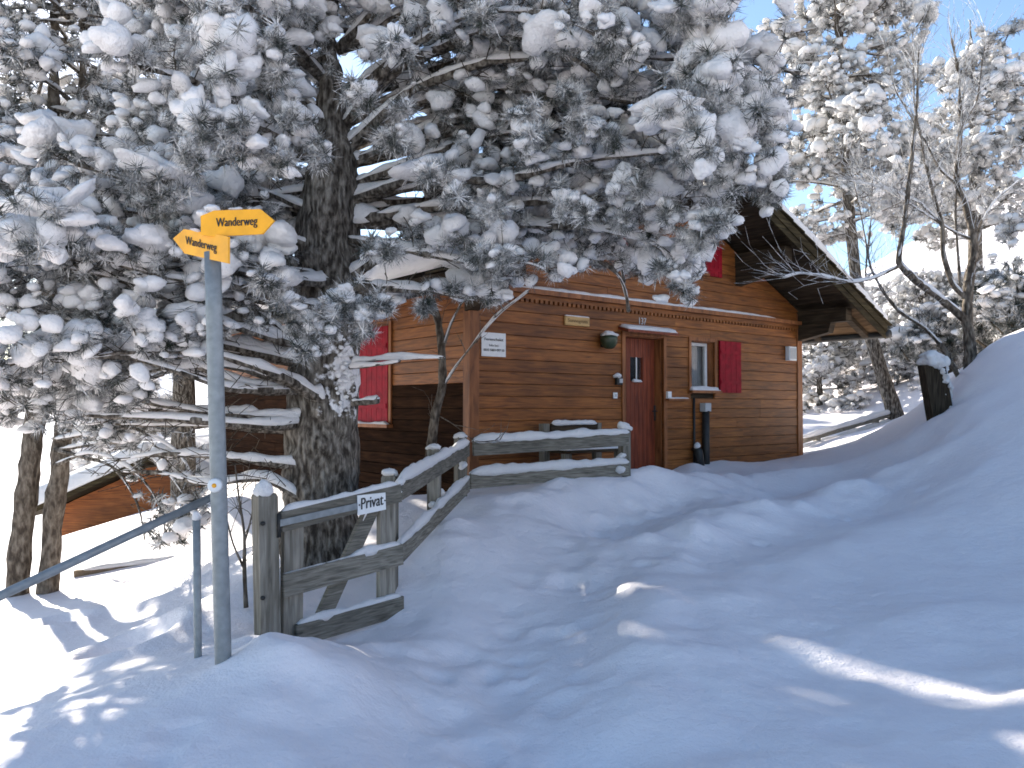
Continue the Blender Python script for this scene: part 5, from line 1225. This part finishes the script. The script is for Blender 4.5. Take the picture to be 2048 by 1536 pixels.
# ---- dwarf pine thicket on the bank at the right
def shrub(px, py, Y, rx, h, sd, lab):
    rg = random.Random(sd); b = W(px, py, Y); o = thing('dwarf_pine', b, lab, 'shrub', 'dwarf pines on the right bank')
    st, C, Dv = MB(), [], []
    A, B = [], []
    for k in range(26):
        az = rg.uniform(0, 6.28); rr = rx * math.sqrt(rg.random()); tip = np.array([b.x + math.sin(az) * rr, b.y + math.cos(az) * rr * 0.8, b.z + h * rg.uniform(0.45, 1.0) * (1 - 0.5 * (rr / rx) ** 2)])
        a = np.array([b.x, b.y, b.z - 0.2]); m_ = (a + tip) / 2 + np.array([math.sin(az), math.cos(az), -0.3]) * 0.2
        st.sweep([a, m_, tip], [0.035, 0.025, 0.01], 5)
        for q in range(24):
            f = rg.uniform(0.35, 1.0); p = a + (m_ - a) * f * 2 if f < 0.5 else m_ + (tip - m_) * (f - 0.5) * 2
            dd = np.array([rg.gauss(0, 1), rg.gauss(0, 1), rg.uniform(-0.2, 1)]); dd /= np.linalg.norm(dd); C.append(p + dd * rg.uniform(0.05, 0.35)); Dv.append(dd)
    st.build('stems', M_TWIG, o, True, 'stuff')
    nd = MB(); add_tufts(nd, C, Dv, RNG.uniform(0.14, 0.24, len(C)), True); nd.build('needles', M_NEEDLE_SHRUB, o, False, 'stuff')
    sn = MB(); C = np.array(C); k = RNG.uniform(size=len(C)) < 0.42; s = 0.13 * np.exp(RNG.normal(0, 0.35, k.sum()))
    kz = C[k][:, 2] > b.z + 0.3 * h
    add_lumps(sn, (C[k] + np.array([0, 0, 0.1]))[kz], (s[:, None] * np.array([1.25, 1.1, 0.75]))[kz], False, 0.35); sn.build('snow', M_SNOW, o, True, 'stuff')
for a in [(2010, 705, 16.5, 1.0, 1.9, 61, 'snow topped dwarf pine at the right edge above the bank'), (1965, 690, 18.5, 0.9, 1.6, 62, 'snow topped dwarf pine right behind the bare tree trunk'), (2110, 690, 15.0, 1.2, 2.0, 63, 'snow topped dwarf pine cut off by the right edge'), (1880, 735, 19.0, 1.1, 1.5, 64, 'snow topped dwarf pine between the leaning post and the bare tree'),
          (2040, 640, 22.0, 1.6, 2.4, 65, 'snow topped dwarf pine highest on the right slope')]: shrub(*a)

# ------------------------------------------------------------------ bare trees
def bare_tree(name, base, limbs, label, cat, rg, twn=3, twl=0.5, bark=M_BAREBARK, snow=True, tw_r=0.004, rk=1.0, tmat=None):
    o = thing(name, base, label, cat)
    for q, (path, r0, r1, sw) in enumerate(limbs):
        P = [W(*a) for a in path]; p, u = resample(P, 0.06); r = (r0 + (r1 - r0) * u) * rk
        g = MB(); g.sweep(p, r, 9, True, (0.12 * r0, 9), q); lo = g.build('trunk' if q == 0 else 'branch', bark, o, True)
        if snow and sw:
            s = MB(); top = p.copy(); top[:, 2] += r * 0.5; snow_ridge(s, top, list(r * 1.0), list(np.maximum(0.03, r * sw)), 0.05, 0.5, 4, 0.2, q * 2.0, 0.05, 7, 0.35); s.build('snow', M_SNOW, lo, True)
    A, B, Rr = [], [], []
    for (path, r0, r1, sw) in limbs:
        p, u = resample([W(*a) for a in path], 0.06); tg = np.gradient(p, axis=0); tg /= np.linalg.norm(tg, axis=1)[:, None] + 1e-9
        L = np.linalg.norm(np.diff(p, axis=0), axis=1).sum()
        for k in range(int(L * twn)):
            i = rg.randrange(len(p) // 4, len(p)); d = tg[i] * 0.6 + np.array([rg.gauss(0, 0.5), rg.gauss(0, 0.5), rg.uniform(-0.1, 0.7)]); d /= np.linalg.norm(d)
            c = p[i]; l = twl * rg.uniform(0.4, 1.3); n = 4
            for s_ in range(n):
                e = c + d * l / n; A.append(c); B.append(e); Rr.append(tw_r * (1.6 - s_ * 0.35)); 
                if rg.random() < 0.5:
                    d2 = d + np.array([rg.gauss(0, 0.6), rg.gauss(0, 0.6), rg.gauss(0.1, 0.4)]); d2 /= np.linalg.norm(d2); A.append(e); B.append(e + d2 * l * 0.35); Rr.append(tw_r * 0.8)
                d = d + np.array([rg.gauss(0, 0.18), rg.gauss(0, 0.18), rg.gauss(0.06, 0.15)]); d /= np.linalg.norm(d); c = e
    g = MB(); add_twigs(g, np.array(A), np.array(B), np.array(Rr)); g.build('twigs', tmat or bark, o, False, 'stuff')
    return o
Y = 12.6
bare_tree('bare_tree', W(1940, 740, Y), [
  ([(1938, 780, Y), (1940, 700, Y), (1934, 630, Y), (1938, 560, Y), (1950, 500, Y), (1945, 465, Y), (1930, 400, Y), (1912, 365, Y), (1922, 250, Y), (1918, 150, Y), (1900, 60, Y)], 0.13, 0.012, 0.3),
  ([(1932, 640, Y), (1885, 600, Y - .1), (1830, 560, Y - .2), (1795, 525, Y - .3), (1808, 450, Y - .3), (1820, 350, Y - .3), (1833, 230, Y - .3), (1838, 90, Y - .3)], 0.085, 0.01, 1.0),
  ([(1798, 532, Y - .3), (1750, 556, Y - .4), (1705, 566, Y - .5), (1640, 552, Y - .6), (1600, 545, Y - .6), (1565, 556, Y - .7)], 0.035, 0.006, 0.8),
  ([(1936, 600, Y), (1905, 570, Y), (1886, 510, Y), (1885, 450, Y), (1868, 395, Y), (1850, 320, Y), (1828, 200, Y), (1825, 60, Y)], 0.06, 0.008, 0.3),
  ([(1884, 450, Y), (1840, 405, Y), (1780, 380, Y), (1700, 360, Y)], 0.03, 0.005, 0.5),
  ([(1948, 480, Y), (1915, 468, Y), (1870, 440, Y), (1790, 390, Y), (1720, 340, Y)], 0.03, 0.005, 0.5),
  ([(1922, 590, Y), (1916, 510, Y), (1911, 430, Y), (1915, 330, Y), (1925, 200, Y), (1935, 120, Y)], 0.03, 0.006, 0.3),
  ([(1912, 368, Y), (1880, 340, Y), (1850, 280, Y), (1790, 180, Y), (1770, 90, Y)], 0.03, 0.005, 0.3),
  ([(1950, 480, Y), (1965, 440, Y), (1990, 400, Y), (2040, 360, Y)], 0.022, 0.005, 0.4),
  ([(1922, 258, Y), (1955, 200, Y), (1965, 120, Y), (1975, 60, Y)], 0.025, 0.005, 0.3),
  ([(1925, 770, Y + .1), (1890, 700, Y), (1850, 655, Y), (1800, 625, Y), (1770, 590, Y), (1745, 545, Y), (1735, 510, Y), (1742, 440, Y), (1745, 360, Y)], 0.055, 0.008, 0.6),
  ([(1745, 545, Y), (1730, 560, Y), (1735, 500, Y), (1720, 420, Y), (1700, 330, Y)], 0.02, 0.005, 0.2)],
  'bare branching tree with snow in its forks on the right bank', 'tree', random.Random(8), 15, 0.8, rk=0.78, tmat=M_FROSTTWIG)
Y = 9.3
bare_tree('sapling', W(860, 930, Y), [
  ([(857, 960, Y), (862, 900, Y), (870, 830, Y), (886, 770, Y), (884, 700, Y), (876, 640, Y), (860, 590, Y)], 0.06, 0.04, 0),
  ([(884, 700, Y), (900, 650, Y), (925, 600, Y), (960, 570, Y)], 0.025, 0.008, 0.3),
  ([(886, 775, Y), (910, 735, Y - .1), (945, 690, Y - .2), (968, 660, Y - .2), (1000, 625, Y - .3), (1060, 580, Y - .3)], 0.012, 0.005, 0.4),
  ([(875, 830, Y), (910, 850, Y - .3), (950, 885, Y - .5), (1000, 880, Y - .6)], 0.008, 0.003, 0)],
  'thin grey sapling in front of the chalet side wall', 'tree', random.Random(9), 5, 0.4)
Y = 5.7
bare_tree('bare_bush', W(488, 1200, Y), [
  ([(492, 1215, Y), (488, 1130, Y), (490, 1070, Y), (478, 1000, Y), (470, 930, Y)], 0.016, 0.005, 0),
  ([(490, 1140, Y), (465, 1090, Y), (452, 1030, Y)], 0.010, 0.004, 0),
  ([(489, 1085, Y), (505, 1030, Y), (512, 960, Y)], 0.008, 0.003, 0)],
  'leafless bush with thin stems between signpost and gate post', 'bush', random.Random(10), 8, 0.3, tw_r=0.0025)

# ------------------------------------------------------------------ leaning post on the bank, rail fence behind
o = thing('leaning_post', W(1885, 850, 11.8), 'dark leaning wooden post with a tall snow cap on the right bank', 'post')
a, b = W(1888, 880, 11.8), W(1862, 728, 11.8); ax = (b - a).normalized(); sdv = ax.cross(Vector((0, 1, 0))).normalized(); fw = sdv.cross(ax)
g = MB(); g.chamfer_box((a + b) / 2, sdv, fw, ax, 0.155, 0.10, (b - a).length / 2, 0.015); g.build('post', M_DARKV, o)
sn = MB(); up_ = b
for (dx, dz, sx, sz) in ((0, 0.05, 0.20, 0.20), (0.05, 0.0, 0.19, 0.16), (-0.05, 0.03, 0.16, 0.15), (0.0, 0.12, 0.16, 0.13)): add_lumps(sn, [list(up_ + Vector((dx, -0.03, dz)))], [[sx, sx * 0.9, sz]], True, 0.1)
for k in range(9):
    p = b.lerp(a, k / 9.5) + Vector((0.15, 0.0, 0.03)); add_lumps(sn, [list(p)], [[0.075, 0.13, 0.16]], True, 0.15)
for k in range(5): add_lumps(sn, [list(b.lerp(a, 0.05 + 0.06 * k) + Vector((0.05 + 0.03 * k, -0.10, 0)))], [[0.08, 0.03, 0.07]], True, 0.1)
sn.build('snow', M_SNOW, o, True)
bf = thing('rail_fence', W(1690, 880, 19), 'low snowy rail fence in the sun beyond the chalet corner', 'fence')
for (p0, p1) in ((W(1600, 882, 18), W(1782, 828, 20.5)), (W(1596, 905, 18), W(1782, 846, 20.5))):
    g = MB(); beam(g, p0, p1, 0.13, 0.07); r_ = g.build('rail', M_GREY, bf); g = MB(); snow_ridge(g, [p0 + ZZ * 0.065, p1 + ZZ * 0.065], 0.06, 0.07, 0.08, 0.4, 3); g.build('snow', M_SNOW, r_, True)
for (px, y0, y1, Y) in ((1634, 866, 905, 18.5), (1751, 828, 862, 20.1)):
    b = W(px, y1, Y); g = MB(); post(g, b, W(px, y0, Y).z, 0.3, None, 0.12, 0.12); g.build('post', M_GREYV, bf)

# ------------------------------------------------------------------ neighbouring chalet and kerb below on the left
Yn = 18.0
nb = thing('neighbour_chalet', W(260, 1045, Yn), 'orange timber chalet with snowy roof below at the left', 'house')
rl, rr, rt = W(75, 1020, Yn), W(575, 1020, Yn), W(325, 908, Yn)
ul, ur = rl.x + 0.5, rr.x - 0.5; zb = W(260, 1050, Yn).z - 0.5; ze = rl.z; sln = (rt.z - rl.z) / (rt.x - rl.x)
core = MB()
core.hexa([(ul, Yn + 0.03, zb), (ur, Yn + 0.03, zb), (ur, Yn + 6, zb), (ul, Yn + 6, zb), (ul, Yn + 0.03, ze + 0.1), (ur, Yn + 0.03, ze + 0.1), (ur, Yn + 6, ze + 0.1), (ul, Yn + 6, ze + 0.1)])
nw = core.build('wall', M_DARKWOOD, nb)
z = zb
while z < rt.z - 0.25:
    z1 = z + 0.176; ins = max(0, (z1 + 0.15 - (ze + 0.5 * sln)) / sln); ins0 = max(0, (z + 0.15 - (ze + 0.5 * sln)) / sln)
    if ur - ul - 2 * ins < 0.3: break
    g = MB(); g.hexa([(ul + ins0, Yn - 0.01, z), (ur - ins0, Yn - 0.01, z), (ur - ins0, Yn + 0.028, z), (ul + ins0, Yn + 0.028, z), (ul + ins, Yn - 0.004, z1), (ur - ins, Yn - 0.004, z1), (ur - ins, Yn + 0.028, z1), (ul + ins, Yn + 0.028, z1)]); g.build('board', M_ORANGE, nw); z += 0.18
g = MB()
for (a, b) in ((rl, rt), (rt, rr)):
    g.hexa([(a.x, Yn - 0.7, a.z - 0.12), (b.x, Yn - 0.7, b.z - 0.12), (b.x, Yn + 6.5, b.z - 0.12), (a.x, Yn + 6.5, a.z - 0.12), (a.x, Yn - 0.7, a.z), (b.x, Yn - 0.7, b.z), (b.x, Yn + 6.5, b.z), (a.x, Yn + 6.5, a.z)])
nr_ = g.build('roof', M_RAKE, nb)
for (a, b) in ((rl, rt), (rt, rr)):
    g = MB(); snow_slab(g, (a.x, Yn - 0.75, a.z + 0.003), (b.x, Yn - 0.75, b.z + 0.003), (b.x, Yn + 6.5, b.z + 0.003), (a.x, Yn + 6.5, a.z + 0.003), 0.42, 50, 60, 0.3, 0.2, a.x, 0.8); g.build('roof_snow', M_SNOW, nr_, True)
kb = thing('timber_kerb', W(280, 1132, 11.2), 'long low timber edge half buried in sunny snow at the left', 'kerb')
p0, p1 = W(150, 1148, 11.2), W(470, 1106, 11.8)
g = MB(); beam(g, p0 - ZZ * 0.08, p1 - ZZ * 0.08, 0.26, 0.10); g.build('beam', M_CONC, kb)
g = MB(); beam(g, p0 + Vector((0, -0.09, -0.12)), p1 + Vector((0, -0.09, -0.12)), 0.10, 0.06); g.build('edge_board', M_GREY, kb)
g = MB(); snow_ridge(g, [p0 + ZZ * 0.05, p1 + ZZ * 0.05], 0.08, 0.04, 0.08, 0.45, 3, gaps=0.4); g.build('snow', M_SNOW, kb, True)
